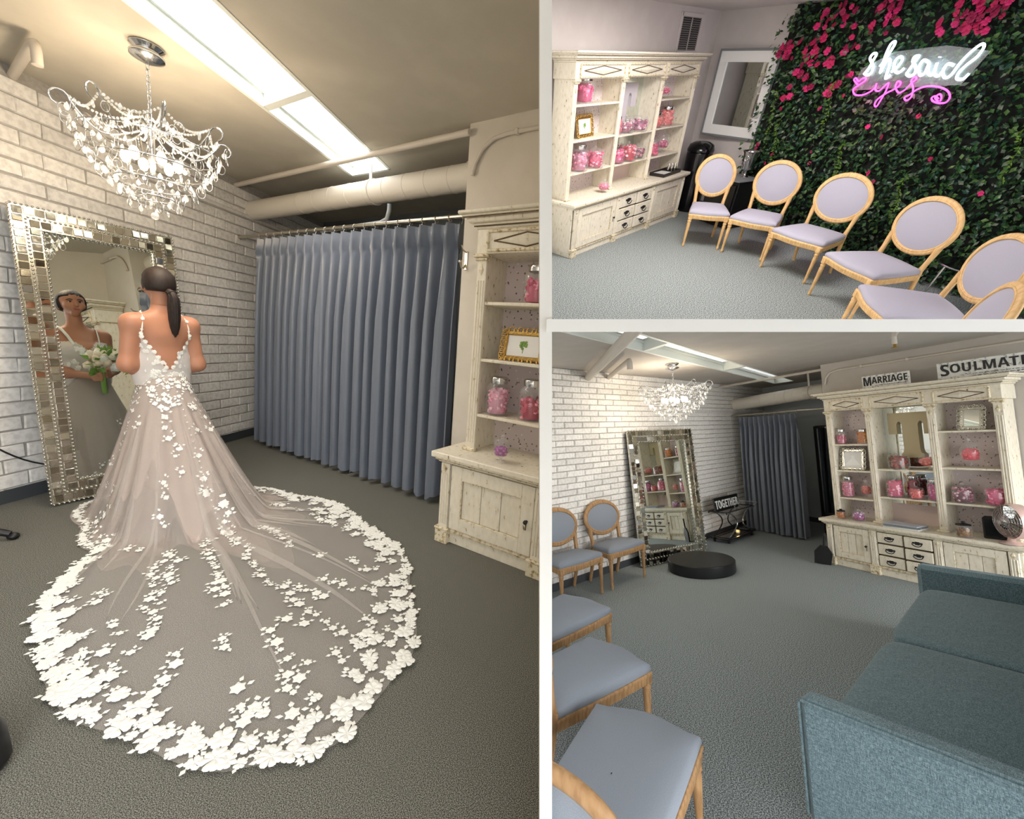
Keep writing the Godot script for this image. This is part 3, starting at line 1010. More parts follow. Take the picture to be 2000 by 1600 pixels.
		for i in 4: g.tube([cs[i] + Vector3(0, 0, 0.004), cs[(i + 1) % 4] + Vector3(0, 0, 0.004)], 0.0045, 6)
		obj("diamond_edge", g, M.groove, fr)
	g = Geo.new()
	var steps := [[0.1, 0.018, 0.018], [0.082, 0.016, 0.034], [0.066, 0.03, 0.058], [0.036, 0.014, 0.088], [0.022, 0.022, 0.108]]
	for s in steps:
		g.box(Vector3(W / 2, top - s[0] + s[1] / 2, -D / 2 + zf / 2 + s[2] / 2), Vector3(px[3] - px[0] + pw + 2 * s[2], s[1], du + s[2]), 0.006)
	var cn := obj("cornice", g, M.cream, t)
	g = Geo.new()
	for s in [[0.084, 0.03], [0.037, 0.083]]:
		g.box(Vector3(W / 2, top - s[0], zf + s[1] - 0.004), Vector3(px[3] - px[0] + pw + 2 * s[1] - 0.01, 0.006, 0.008))
	obj("cornice_line", g, M.groove, cn)
	return t

# ---- glass jars of sweets ----
const PINKS := [[0.92, 0.42, 0.55], [0.95, 0.60, 0.70], [0.85, 0.25, 0.42], [0.98, 0.80, 0.86], [0.78, 0.12, 0.28]]
func sweets(g: Geo, r: float, y0: float, y1: float, size: float, cols: Array, shape := "cyl") -> void:
	g.tint = true
	var n := int(clampf((PI * 2 * r * (y1 - y0)) / (size * size * 1.5) + PI * r * r / (size * size * 2.2), 20, 190))
	for k in n:
		var a := rng.randf() * TAU
		var rr := r - size * 0.55
		var y := lerpf(y0 + size * 0.5, y1 - size * 0.3, rng.randf())
		if rng.randf() < 0.25:
			y = y1 - size * rng.randf_range(0.0, 0.6); rr *= sqrt(rng.randf())
		if shape == "ball": rr *= sqrt(maxf(0.05, 1.0 - pow((y - (y0 + y1) / 2) / ((y1 - y0) / 2) * 0.9, 2)))
		var c: Array = cols[rng.randi() % cols.size()]
		var f := rng.randf_range(0.8, 1.12)
		g.ink = Color(pow(c[0], 2.2) * f, pow(c[1], 2.2) * f, pow(c[2], 2.2) * f)
		var bs := Basis(Vector3(rng.randf() - 0.5, rng.randf() - 0.5, rng.randf() - 0.5).normalized(), rng.randf() * TAU)
		g.gem(Vector3(cos(a) * rr, y, sin(a) * rr), Vector3(0.56, 0.42, 0.5) * size * rng.randf_range(0.85, 1.15), bs)
	# the heart of the heap
	var c0: Array = cols[0]
	g.ink = Color(pow(c0[0], 2.2) * 0.7, pow(c0[1], 2.2) * 0.7, pow(c0[2], 2.2) * 0.7)
	g.lathe([Vector2(0, y0), Vector2(r * 0.8, y0 + size * 0.3), Vector2(r * 0.8, y1 - size * 0.5), Vector2(0, y1 - size * 0.3)], 10)

# kinds: tall (metal lid), cookie (glass lid with knob), bowl (footed), globe, canister (black lid)
func jar(kind: String, label: String, at: Vector3, r: float, h: float, fill: float, cols: Array, size := 0.026, group := "") -> Node3D:
	rng.seed = int(absf(at.x * 1000) + absf(at.y * 7000)) + 3
	var t := thing("candy_jar", label, "jar", at, 0.0, group)
	var g := Geo.new()
	var b := 0.0
	var prof := []
	var shape := "cyl"
	match kind:
		"tall":
			prof = [Vector2(0, 0.002), Vector2(r * 0.93, 0.0), Vector2(r, h * 0.05), Vector2(r, h * 0.68), Vector2(r * 0.93, h * 0.76), Vector2(r * 0.68, h * 0.83), Vector2(r * 0.66, h * 0.9)]
		"cookie", "canister":
			prof = [Vector2(0, 0.002), Vector2(r * 0.9, 0.0), Vector2(r, h * 0.08), Vector2(r, h * 0.62), Vector2(r * 0.92, h * 0.72), Vector2(r * 0.8, h * 0.76)]
		"bowl":
			b = h * 0.2
			shape = "ball"
			prof = [Vector2(r * 0.5, 0.0), Vector2(r * 0.46, 0.012), Vector2(r * 0.12, h * 0.07), Vector2(r * 0.12, h * 0.16), Vector2(r * 0.5, h * 0.22), Vector2(r * 0.9, h * 0.36), Vector2(r, h * 0.5), Vector2(r * 0.86, h * 0.66), Vector2(r * 0.7, h * 0.72)]
		"globe":
			b = h * 0.22
			shape = "ball"
			prof = [Vector2(r * 0.75, 0.0), Vector2(r * 0.7, 0.012), Vector2(r * 0.2, h * 0.06), Vector2(r * 0.2, h * 0.18), Vector2(r * 0.78, h * 0.26), Vector2(r, h * 0.45), Vector2(r * 0.98, h * 0.62), Vector2(r * 0.7, h * 0.74)]
	g.lathe(prof, 22)
	obj("glass", g, M.glass, t)
	g = Geo.new()
	var rim: Vector2 = prof[prof.size() - 1]
	if kind == "tall":
		g.lathe([Vector2(rim.x + 0.004, rim.y - 0.02), Vector2(rim.x + 0.006, rim.y), Vector2(rim.x + 0.006, h * 0.97), Vector2(rim.x * 0.92, h), Vector2(0, h)], 22)
		obj("lid", g, M.chrome, t)
	else:
		g.lathe([Vector2(rim.x * 1.08, rim.y), Vector2(rim.x * 1.08, rim.y + 0.01), Vector2(rim.x * 0.9, rim.y + h * 0.07), Vector2(rim.x * 0.3, rim.y + h * 0.13), Vector2(0.012, rim.y + h * 0.15), Vector2(0.02, h * 0.95), Vector2(0.012, h), Vector2(0, h)], 20)
		obj("lid", g, M.black if kind == "canister" else M.glass, t)
	g = Geo.new()
	g.tint = true
	var top := (h * 0.72 if kind == "tall" else rim.y) * fill
	sweets(g, r * (0.93 if shape == "cyl" else 0.95), b + 0.006, maxf(top, b + 0.03), size, cols, shape)
	stuff(obj("sweets", g, M.sweet, t))
	return t

func easel_frame(label: String, at: Vector3, turn: float, w: float, h: float, bw: float, fm: Material, ornate: bool, inside: String) -> Node3D:
	var t := thing("picture_frame", label, "picture frame", at, 0.0, "", Basis(Vector3.UP, turn) * Basis(Vector3.RIGHT, -0.2))
	var g := Geo.new()
	for s in [[0, bw / 2, w, bw], [0, h - bw / 2, w, bw], [-w / 2 + bw / 2, h / 2, bw, h - 2 * bw], [w / 2 - bw / 2, h / 2, bw, h - 2 * bw]]:
		g.box(Vector3(s[0], s[1], 0), Vector3(s[2], s[3], 0.018), 0.006)
	var f := obj("border", g, fm, t)
	if ornate:
		g = Geo.new()
		var n := 9
		for side in 4:
			for i in n:
				var u := (i + 0.5) / n
				var p: Vector3 = [Vector3(-w / 2 + u * w, 0, 0), Vector3(-w / 2 + u * w, h, 0), Vector3(-w / 2, u * h, 0), Vector3(w / 2, u * h, 0)][side]
				var ring := []
				var rr := 0.017 + 0.006 * (i % 2)
				for k in 10: ring.append(p + Vector3(cos(TAU * k / 10) * rr, sin(TAU * k / 10) * rr, 0.008))
				g.tube(ring, 0.005, 5, true)
		obj("scrollwork", g, fm, f)
	g = Geo.new()
	g.box(Vector3(0, h / 2, -0.004), Vector3(w - 2 * bw, h - 2 * bw, 0.006))
	var pic := obj("picture", g, M.mirror if inside == "mirror" else M.paper, t)
	if inside == "sprig":
		rng.seed = 4
		g = Geo.new()
		for k in 14:
			var a := rng.randf() * TAU
			var rr := rng.randf() * 0.026
			g.ball(Vector3(cos(a) * rr, h * 0.56 + sin(a) * rr * 1.2, 0.001), Vector3(0.011, 0.009, 0.003), 6)
		g.box(Vector3(0, h * 0.36, 0.0), Vector3(0.004, 0.04, 0.003))
		obj("printed_sprig", g, M.leaf_print, pic)
	elif inside == "bride":
		g = Geo.new()
		g.slab(quad_poly([-0.07 * w / 0.2, h * -0.22, 0.07 * w / 0.2, h * -0.22, 0.016, h * -0.56, 0.02, h * -0.7, -0.02, h * -0.7, -0.016, h * -0.56]), 0.0, 0.004, Transform3D(Basis(Vector3.RIGHT, PI / 2), Vector3(0, 0, -0.001)))
		obj("printed_figure", g, M.white_wall, pic)
	return t

# block letter T with bracketed serifs
func letter_t(label: String, at: Vector3, w: float, h: float, d: float, m: Material) -> void:
	var t := thing("block_letter", label, "letter", at)
	var p := quad_poly([-0.5, 1, 0.5, 1, 0.5, 0.52, 0.3, 0.52, 0.3, 0.74, 0.26, 0.80, 0.22, 0.80, 0.18, 0.74, 0.18, 0.2, 0.2, 0.12, 0.26, 0.08, 0.26, 0, -0.26, 0, -0.26, 0.08, -0.2, 0.12, -0.18, 0.2, -0.18, 0.74, -0.22, 0.80, -0.26, 0.80, -0.3, 0.74, -0.3, 0.52, -0.5, 0.52])
	for i in p.size(): p[i] = Vector2(p[i].x * w, -p[i].y * h)
	var g := Geo.new()
	g.slab(p, 0.0, d, Transform3D(Basis(Vector3.RIGHT, PI / 2), Vector3.ZERO))
	obj("letter_body", g, m, t)

# ---- round-backed chair, facing +z ----
func chair(label: String, at: Vector3, turn: float, w: float, d: float, sy: float, by: float, wm: Material, fm: Material, group: String) -> Node3D:
	var t := thing("round_back_chair", label, "chair", at, turn, group)
	var g: Geo
	var outline := []
	for i in 32:
		var u := i / 32.0 * 4.0
		var k := int(u)
		var f := u - k
		var x := 0.0
		var z := 0.0
		match k:
			0:
				x = lerpf(-0.5, 0.5, f); z = 0.5 + 0.05 * cos((f - 0.5) * TAU) * 0.6
			1:
				x = lerpf(0.5, 0.41, f) + 0.015 * sin(f * PI); z = lerpf(0.47, -0.46, f)
			2:
				x = lerpf(0.41, -0.41, f); z = -0.46 - 0.04 * sin(f * PI)
			3:
				x = lerpf(-0.41, -0.5, f) - 0.015 * sin(f * PI); z = lerpf(-0.46, 0.47, f)
		outline.append(Vector3(x * w, 0, z * d))
	var loop := func(s: float, y: float) -> PackedVector3Array:
		var row := PackedVector3Array()
		for p in outline: row.append(Vector3(p.x * s, y, p.z * s))
		return row
	g = Geo.new()
	g.grid([loop.call(0.2, sy - 0.10), loop.call(0.95, sy - 0.10), loop.call(0.985, sy - 0.094), loop.call(0.985, sy - 0.06), loop.call(1.0, sy - 0.054), loop.call(1.0, sy - 0.038), loop.call(0.97, sy - 0.034), loop.call(0.2, sy - 0.03)], true, true)
	obj("seat_rail", g, wm, t)
	g = Geo.new()
	g.grid([loop.call(0.965, sy - 0.036), loop.call(0.985, sy - 0.018), loop.call(0.97, sy + 0.006), loop.call(0.9, sy + 0.024), loop.call(0.7, sy + 0.038), loop.call(0.4, sy + 0.046), loop.call(0.01, sy + 0.048)], true, true)
	obj("seat_cushion", g, fm, t)
	for s in [-1.0, 1.0]:
		g = Geo.new()
		var fx: float = s * (w * 0.5 - 0.035)
		g.box(Vector3(fx, sy - 0.075, d * 0.47 - 0.02), Vector3(0.055, 0.07, 0.055), 0.005)
		var L := sy - 0.11
		g.lathe([Vector2(0.010, 0.0), Vector2(0.017, 0.006), Vector2(0.019, 0.03), Vector2(0.013, 0.045), Vector2(0.015, 0.06), Vector2(0.025, L * 0.86), Vector2(0.021, L * 0.89), Vector2(0.028, L * 0.93), Vector2(0.028, L * 0.96), Vector2(0.02, L)], 14, Vector3(fx, 0, d * 0.47 - 0.02))
		obj("leg", g, wm, t)
		g = Geo.new()
		var bx: float = s * (w * 0.41 - 0.025)
		g.tube([Vector3(bx, 0, -d * 0.5 - 0.07), Vector3(bx, sy * 0.5, -d * 0.5 - 0.012), Vector3(bx, sy, -d * 0.46)], [0.019, 0.022, 0.027], 8)
		obj("leg", g, wm, t)
	var ry := (by - sy - 0.12) / 2.0
	var rx := w * 0.45
	var cy := by - ry
	var lean := 0.18
	var zb := -d * 0.47
	var P := func(x: float, y: float, o: float) -> Vector3: return Vector3(x, y, zb - (y - sy) * lean + o)
	g = Geo.new()
	var ring := []
	for i in 36:
		var a := TAU * i / 36
		ring.append(P.call(cos(a) * rx, cy + sin(a) * ry, 0.0))
	g.tube(ring, 0.030, 8, true, 0.75, Vector3(0, lean, 1).normalized())
	var inner := []
	for i in 36:
		var a := TAU * i / 36
		inner.append(P.call(cos(a) * (rx - 0.012), cy + sin(a) * (ry - 0.012), 0.018))
	g.tube(inner, 0.009, 6, true)
	var fr := obj("back_frame", g, wm, t)
	for s in [-1.0, 1.0]:
		g = Geo.new()
		var pts := []
		for i in 7:
			var u := i / 6.0
			var y := lerpf(sy - 0.02, cy - ry * 0.55, u)
			var x: float = s * lerpf(w * 0.41 - 0.03, rx * 0.86, u * u * (3 - 2 * u))
			pts.append(P.call(x, y, 0.0))
		g.tube(pts, [0.027, 0.026, 0.024, 0.024, 0.026, 0.028, 0.03], 8)
		obj("back_post", g, wm, fr)
	for f in [1.0, -1.0]:
		g = Geo.new()
		var rows := []
		for j in 6:
			var s2 := 1.0 - j / 5.0
			var row := PackedVector3Array()
			for i in 32:
				var a := TAU * i / 32
				row.append(P.call(cos(a) * (rx - 0.02) * s2, cy + sin(a) * (ry - 0.02) * s2, f * (0.012 + 0.034 * (1.0 - s2 * s2))))
			rows.append(row)
		g.grid(rows, true, f < 0)
		obj("back_cushion", g, fm, t)
	return t

# ---- pleated curtain on a rod, hanging in the plane z ----
func curtain(label: String, x0: float, x1: float, y0: float, y1: float, z: float, folds: int, amp: float, sd: int, rod0: float, rod1: float, rod_label: String, lean := 0.0) -> void:
	rng.seed = sd
	var t := thing("curtain", label, "curtain", Vector3((x0 + x1) / 2, y0, z))
	var n := folds * 14
	var hgt := y1 - y0
	var ph := []
	var am := []
	for k in folds + 2:
		ph.append(rng.randf_range(-0.22, 0.22)); am.append(rng.randf_range(0.7, 1.25))
	var rows := []
	var vs := [0.0, 0.02, 0.1, 0.25, 0.45, 0.65, 0.78, 0.86, 0.90, 0.93, 0.95, 0.975, 1.0]
	for vv in vs:
		var row := PackedVector3Array()
		for i in n + 1:
			var u := i / float(n)
			var k: float = u * folds
			var ki := int(k)
			var f := k - ki
			var spread := clampf((0.95 - vv) / 0.35, 0.0, 1.0)
			var pinch := clampf(1.0 - absf(vv - 0.93) / 0.035, 0.0, 1.0)
			var ps: float = f * TAU + ph[ki] * spread * 2.0
			var wv := cos(ps)
			wv = signf(wv) * pow(absf(wv), 0.75)
			var a: float = amp * lerpf(0.45, am[ki], spread)
			var zz := wv * a
			if vv > 0.94: zz = wv * amp * 0.32 + amp * 0.25 * pow(maxf(0.0, cos(f * TAU)), 6.0)
			zz += amp * 0.7 * pinch * pow(maxf(0.0, cos(f * TAU)), 10.0) - amp * 0.4 * pinch
			var x: float = lerpf(x0, x1, u) + sin(ps * 2.0) * a * 0.22 * spread + lean * (1.0 - vv) * (1.0 - u)
			var drop := 0.0
			if vv < 0.01: drop = 0.012 * sin(ki * 2.7)
			row.append(Vector3(x - (x0 + x1) / 2, vv * hgt + drop, zz))
		rows.append(row)
	var g := Geo.new()
	g.grid(rows)
	obj("fabric", g, M.curtain, t)
	# hem line and hooks
	g = Geo.new()
	for k in folds + 1:
		var x := lerpf(x0, x1, k / float(folds)) - (x0 + x1) / 2
		g.tube([Vector3(x, hgt - 0.02, amp * 0.3), Vector3(x, hgt + 0.02, amp * 0.1), Vector3(x, hgt + 0.035, 0)], 0.003, 5)
	obj("hooks", g, M.chrome, t)
	var ry := y1 + 0.045
	var rd := thing("curtain_rod", rod_label, "curtain rod", Vector3(rod0, ry, z))
	g = Geo.new()
	g.tube([Vector3.ZERO, Vector3(rod1 - rod0, 0, 0)], 0.017, 14)
	obj("rod", g, M.nickel, rd)
	for e in [0.004, rod1 - rod0 - 0.004]:
		g = Geo.new()
		g.tube([Vector3(e - 0.004, 0, 0), Vector3(e + 0.004, 0, 0)], 0.034, 14)
		obj("end_flange", g, M.nickel, rd)
	var mesh: ArrayMesh
	var rg := Geo.new()
	var ring := []
	for i in 16: ring.append(Vector3(0, cos(TAU * i / 16) * 0.024 - 0.007, sin(TAU * i / 16) * 0.024))
	rg.tube(ring, 0.0035, 6, true)
	mesh = rg.mesh()
	for k in folds + 1:
		var x := lerpf(x0, x1, k / float(folds))
		var o := obj("curtain_ring", mesh, M.nickel, null, Vector3(x, ry, z))
		metas(o, "nickel ring on the rod of the %s" % ("long blue-grey curtain" if in_room == "L" else "short blue-grey curtain"), "curtain ring", "curtain rings %s" % ("along the long rod" if in_room == "L" else "along the short rod"))

# ---- leaning mirror with mosaic frame: local x along, y up the glass, z out ----
func floor_mirror(label: String, xf: Transform3D, w: float, h: float, fw: float, tile: float, single: bool) -> void:
	var t := thing("floor_mirror", label, "mirror", xf.origin, 0.0, "", xf.basis)
	rng.seed = 31
	var g := Geo.new()
	g.box(Vector3(w / 2, h / 2, -0.02), Vector3(w - 0.02, h - 0.02, 0.03), 0.004)
	obj("backboard", g, M.black, t)
	g = Geo.new()
	g.box(Vector3(w / 2, h / 2, 0.0), Vector3(w - 2 * fw + 0.01, h - 2 * fw + 0.01, 0.006))
	obj("glass", g, M.mirror, t)
	# sloped frame bed: outer band and inner band, beaded borders between
	g = Geo.new()
	for s in [[w / 2, fw / 2, w, fw], [w / 2, h - fw / 2, w, fw], [fw / 2, h / 2, fw, h - 2 * fw], [w - fw / 2, h / 2, fw, h - 2 * fw]]:
		g.box(Vector3(s[0], s[1], 0.004), Vector3(s[2], s[3], 0.03), 0.004)
	var fr := obj("frame", g, M.silver, t)
	var bead := Geo.new()
	for band in [0.0, fw * 0.5, fw]:
		var x0: float = band
		var y0: float = band
		var x1: float = w - band
		var y1: float = h - band
		var pts := [Vector3(x0, y0, 0.022), Vector3(x1, y0, 0.022), Vector3(x1, y1, 0.022), Vector3(x0, y1, 0.022)]
		for k in 4:
			var a: Vector3 = pts[k]
			var b: Vector3 = pts[(k + 1) % 4]
			var n := int((b - a).length() / (0.026 if single else 0.05))
			for i in n:
				bead.ball(a.lerp(b, (i + 0.5) / n), 0.0085 if single else 0.012, 6)
	stuff(obj("beading", bead, M.silver, fr))
	var rest := Geo.new()
	var count := 0
	var th := fw * 0.5 - 0.028
	for band in 2:
		var o := band * fw * 0.5 + 0.014
		var run := [[Vector3(o, o + th / 2, 0), Vector3(1, 0, 0), w - 2 * o], [Vector3(o, h - o - th / 2, 0), Vector3(1, 0, 0), w - 2 * o], [Vector3(o + th / 2, o + th, 0), Vector3(0, 1, 0), h - 2 * o - 2 * th], [Vector3(w - o - th / 2, o + th, 0), Vector3(0, 1, 0), h - 2 * o - 2 * th]]
		for r in run:
			var n := int(r[2] / tile)
			var step: float = r[2] / n
			for i in n:
				var ce: Vector3 = r[0] + r[1] * step * (i + 0.5) + Vector3(0, 0, 0.022)
				var size := Vector3(step - 0.006, th, 0.006) if r[1].x > 0 else Vector3(th, step - 0.006, 0.006)
				var bs := Basis(Vector3.RIGHT, rng.randf_range(-0.16, 0.16)) * Basis(Vector3.UP, rng.randf_range(-0.16, 0.16))
				if single and count < 300:
					var q := Geo.new()
					q.box(Vector3.ZERO, size, 0.0025)
					obj("mosaic_tile", q, M.tile[rng.randi() % 3], fr, ce, bs)
					count += 1
				else:
					rest.box(ce, size, 0.0, bs)
	if rest.v.size() > 0: stuff(obj("mosaic", rest, M.tile[0], fr))

# ================= chandelier =================
func drop_mesh() -> ArrayMesh:
	var g := Geo.new()
	var rows := []
	for p in [[0.0, 0.0], [0.35, -0.25], [0.75, -0.6], [1.0, -1.05], [0.85, -1.5], [0.45, -1.8], [0.0, -1.9]]:
		var row := PackedVector3Array()
		for i in 8:
			var a := TAU * i / 8
			row.append(Vector3(cos(a) * p[0] * 0.017, p[1] * 0.026, sin(a) * p[0] * 0.009))
		rows.append(row)
	g.grid(rows, true, true)
	return g.mesh()

func hoop_mesh() -> ArrayMesh:
	var g := Geo.new()
	var ring := []
	for i in 14: ring.append(Vector3(cos(TAU * i / 14) * 0.024, -0.03 + sin(TAU * i / 14) * 0.033, 0))
	g.tube(ring, 0.0022, 4, true)
	return g.mesh()

func chandelier(label: String, at: Vector3, drop: float, R: float, Hh: float, energy: float, glow: Color) -> void:
	rng.seed = 91
	var t := thing("chandelier", label, "chandelier", at)
	var g := Geo.new()
	g.lathe([Vector2(0, 0), Vector2(0.085, 0), Vector2(0.085, -0.012), Vector2(0.06, -0.03), Vector2(0.062, -0.04), Vector2(0.086, -0.05), Vector2(0.084, -0.064), Vector2(0.05, -0.08), Vector2(0.02, -0.09), Vector2(0, -0.092)], 28)
	obj("canopy", g, M.chrome, t)
	var n := int((drop - 0.09) / 0.034)
	for k in n:
		g = Geo.new()
		var ring := []
		for i in 12:
			var p := Vector3(cos(TAU * i / 12) * 0.010, sin(TAU * i / 12) * 0.021, 0)
			ring.append(p)
		g.tube(ring, 0.003, 5, true)
		obj("chain_link", g, M.chrome, t, Vector3(0, -0.092 - (k + 0.5) * 0.034, 0), Basis(Vector3.UP, (k % 2) * PI / 2 + 0.4))
	var y0 := -drop
	g = Geo.new()
	g.lathe([Vector2(0, y0 + 0.02), Vector2(0.012, y0 + 0.015), Vector2(0.02, y0), Vector2(0.05, y0 - 0.02), Vector2(0.02, y0 - 0.05), Vector2(0.012, y0 - Hh * 0.55), Vector2(0.03, y0 - Hh * 0.58), Vector2(0, y0 - Hh * 0.6)], 16)
	obj("stem", g, M.chrome, t)
	var crystal := drop_mesh()
	var hoop := hoop_mesh()
	var arms := 8
	var tips := []
	for k in arms:
		var a := TAU * (k + 0.25) / arms
		var d := Vector3(cos(a), 0, sin(a))
		g = Geo.new()
		var p := []
		for i in 13:
			var u := i / 12.0
			p.append(Vector3(0, y0 - 0.04, 0) + d * (R * 0.92 * u) + Vector3.UP * (-0.10 * sin(u * PI * 0.75) - 0.03 * u + (0.10 * pow(maxf(0.0, u - 0.6) / 0.4, 1.5))))
		var tip: Vector3 = p[12]
		for i in range(1, 9):
			var an := PI / 2 + i * 0.55
			p.append(tip + d * (cos(an - PI / 2 - 0.0) - 1.0) * -0.04 + Vector3.UP * sin(i * 0.55) * 0.04)
		g.tube(p, 0.005, 6)
		obj("arm", g, M.chrome, t)
		tips.append(tip + Vector3.UP * 0.02)
	# bead swags between arm tips and up to the crown
	for k in arms:
		g = Geo.new()
		var a2: Vector3 = tips[k]
		var b2: Vector3 = tips[(k + 1) % arms]
		for i in 17:
			var u := i / 16.0
			g.ball(a2.lerp(b2, u) - Vector3.UP * 0.06 * sin(u * PI), 0.0075, 6)
		var c2 := Vector3(0, y0 - 0.01, 0) + (a2 - Vector3(0, a2.y, 0)).normalized() * 0.06
		for i in 17:
			var u := i / 16.0
			g.ball(c2.lerp(a2, u) - Vector3.UP * 0.045 * sin(u * PI), 0.0075, 6)
		stuff(obj("bead_swag", g, M.crystal, t))
	# tiers of drops: each a part of its own
	var count := 0
	var tiers := [[1.04, 0.18, 30], [0.97, 0.30, 30], [0.88, 0.42, 30], [0.78, 0.52, 28], [0.67, 0.61, 26], [0.56, 0.69, 24], [0.44, 0.77, 20], [0.32, 0.84, 14], [0.18, 0.90, 9], [0.55, 0.18, 20], [0.30, 0.04, 14], [0.78, 0.26, 20], [0.14, 0.12, 8]]
	for tr in tiers:
		for i in tr[2]:
			var a: float = TAU * (i + rng.randf_range(-0.3, 0.3)) / tr[2]
			var rr: float = R * tr[0] * rng.randf_range(0.94, 1.03)
			var p := Vector3(cos(a) * rr, y0 - Hh * tr[1] * rng.randf_range(0.93, 1.05) + 0.02, sin(a) * rr)
			var bs := Basis(Vector3.UP, rng.randf() * TAU) * Basis(Vector3.RIGHT, rng.randf_range(-0.2, 0.2))
			var s := rng.randf_range(0.65, 1.05)
			if i % 2 == 0: obj("crystal_hoop", hoop, M.chrome, t, p, bs.scaled(Vector3.ONE * s))
			else: obj("crystal_drop", crystal, M.crystal, t, p, bs.scaled(Vector3.ONE * s))
	# thin hoops that carry the tiers
	for tr in [[0.93, 0.27], [0.74, 0.48], [0.52, 0.66], [0.28, 0.8]]:
		g = Geo.new()
		var ring := []
		for i in 36: ring.append(Vector3(cos(TAU * i / 36) * R * tr[0], y0 - Hh * tr[1], sin(TAU * i / 36) * R * tr[0]))
		g.tube(ring, 0.004, 5, true)
		obj("tier_ring", g, M.chrome, t)
	g = Geo.new()
	g.ball(Vector3(0, y0 - Hh * 0.99, 0), 0.022, 12)
	obj("finial_ball", g, M.crystal, t)
	for k in 6:
		var a := TAU * k / 6
		var p := Vector3(cos(a) * R * 0.34, y0 - Hh * 0.42, sin(a) * R * 0.34)
		g = Geo.new()
		g.ball(Vector3.ZERO, Vector3(0.026, 0.04, 0.026), 10)
		obj("bulb", g, M.bulb, t, p)
		var l := OmniLight3D.new()
		l.name = "bulb_light"
		l.light_color = glow
		l.light_energy = energy / 6.0
		l.light_size = 0.03
		l.omni_range = 12.0
		l.omni_attenuation = 2.0
		l.shadow_enabled = true
		t.add_child(l, true)
		l.position = p

# ================= the bride =================
class Field:
	var bones := []      # [a, b, ra, rb]
	var k := 0.03
	var sx := 1.0
	func add(a: Vector3, b: Vector3, ra: float, rb: float) -> void: bones.append([a, b, ra, rb])
	func at(p: Vector3) -> float:
		var d := 1e3
		for w in bones:
			var a: Vector3 = w[0]
			var ab: Vector3 = w[1] - a
			var t := clampf((p - a).dot(ab) / maxf(ab.length_squared(), 1e-9), 0.0, 1.0)
			var e: float = (p - a - ab * t).length() - lerpf(w[2], w[3], t)
			var h := clampf(0.5 + 0.5 * (d - e) / k, 0.0, 1.0)
			d = lerpf(d, e, h) - k * h * (1.0 - h)
		return d

func net(g: Geo, lo: Vector3, hi: Vector3, cell: float, f: Callable, keep = null) -> void:
	var nx := int((hi.x - lo.x) / cell) + 2
	var ny := int((hi.y - lo.y) / cell) + 2
	var nz := int((hi.z - lo.z) / cell) + 2
	var val := PackedFloat32Array()
	val.resize(nx * ny * nz)
	var id := func(x: int, y: int, z: int) -> int: return (z * ny + y) * nx + x
	for z in nz:
		for y in ny:
			for x in nx: val[(z * ny + y) * nx + x] = f.call(lo + Vector3(x, y, z) * cell)
	var vert := {}
	for z in nz - 1:
		for y in ny - 1:
			for x in nx - 1:
				var b := (z * ny + y) * nx + x
				var s := 0
				for o in [0, 1, nx, nx + 1, nx * ny, nx * ny + 1, nx * ny + nx, nx * ny + nx + 1]:
					if val[b + o] < 0: s += 1
				if s == 0 or s == 8: continue
				var acc := Vector3.ZERO
				var cnt := 0
				for e in [[0, 0, 0, 0], [0, 1, 0, 0], [0, 0, 1, 0], [0, 1, 1, 0], [0, 0, 0, 1], [1, 0, 0, 1], [0, 0, 1, 1], [1, 0, 1, 1], [0, 0, 0, 2], [1, 0, 0, 2], [0, 1, 0, 2], [1, 1, 0, 2]]:
					var p := Vector3i.ZERO
					match e[3]:
						0: p = Vector3i(0, e[1], e[2])
						1: p = Vector3i(e[0], 0, e[2])
						2: p = Vector3i(e[0], e[1], 0)
					var q := p
					q[e[3]] = 1
					var va := val[b + p.x + p.y * nx + p.z * nx * ny]
					var vb := val[b + q.x + q.y * nx + q.z * nx * ny]
					if (va < 0) != (vb < 0):
						acc += Vector3(p).lerp(Vector3(q), va / (va - vb)); cnt += 1
				vert[b] = lo + (Vector3(x, y, z) + acc / cnt) * cell
	var nrm := {}
	for b in vert:
		var p: Vector3 = vert[b]
		var h := cell * 0.5
		nrm[b] = Vector3(f.call(p + Vector3(h, 0, 0)) - f.call(p - Vector3(h, 0, 0)), f.call(p + Vector3(0, h, 0)) - f.call(p - Vector3(0, h, 0)), f.call(p + Vector3(0, 0, h)) - f.call(p - Vector3(0, 0, h))).normalized()
	var strides := [1, nx, nx * ny]
	for b in vert:
		for ax in 3:
			var u: int = strides[(ax + 1) % 3]
			var w: int = strides[(ax + 2) % 3]
			var va := val[b]
			var vb := val[b + strides[ax]]
			if (va < 0) == (vb < 0): continue
			var q := [b, b - u, b - u - w, b - w]
			if not (vert.has(q[1]) and vert.has(q[2]) and vert.has(q[3])): continue
			if va >= 0: q = [q[0], q[3], q[2], q[1]]
			if keep != null:
				var mid: Vector3 = (vert[q[0]] + vert[q[2]]) * 0.5
				if not keep.call(mid): continue
			g.stri(vert[q[0]], nrm[q[0]], vert[q[1]], nrm[q[1]], vert[q[2]], nrm[q[2]])
			g.stri(vert[q[0]], nrm[q[0]], vert[q[2]], nrm[q[2]], vert[q[3]], nrm[q[3]])

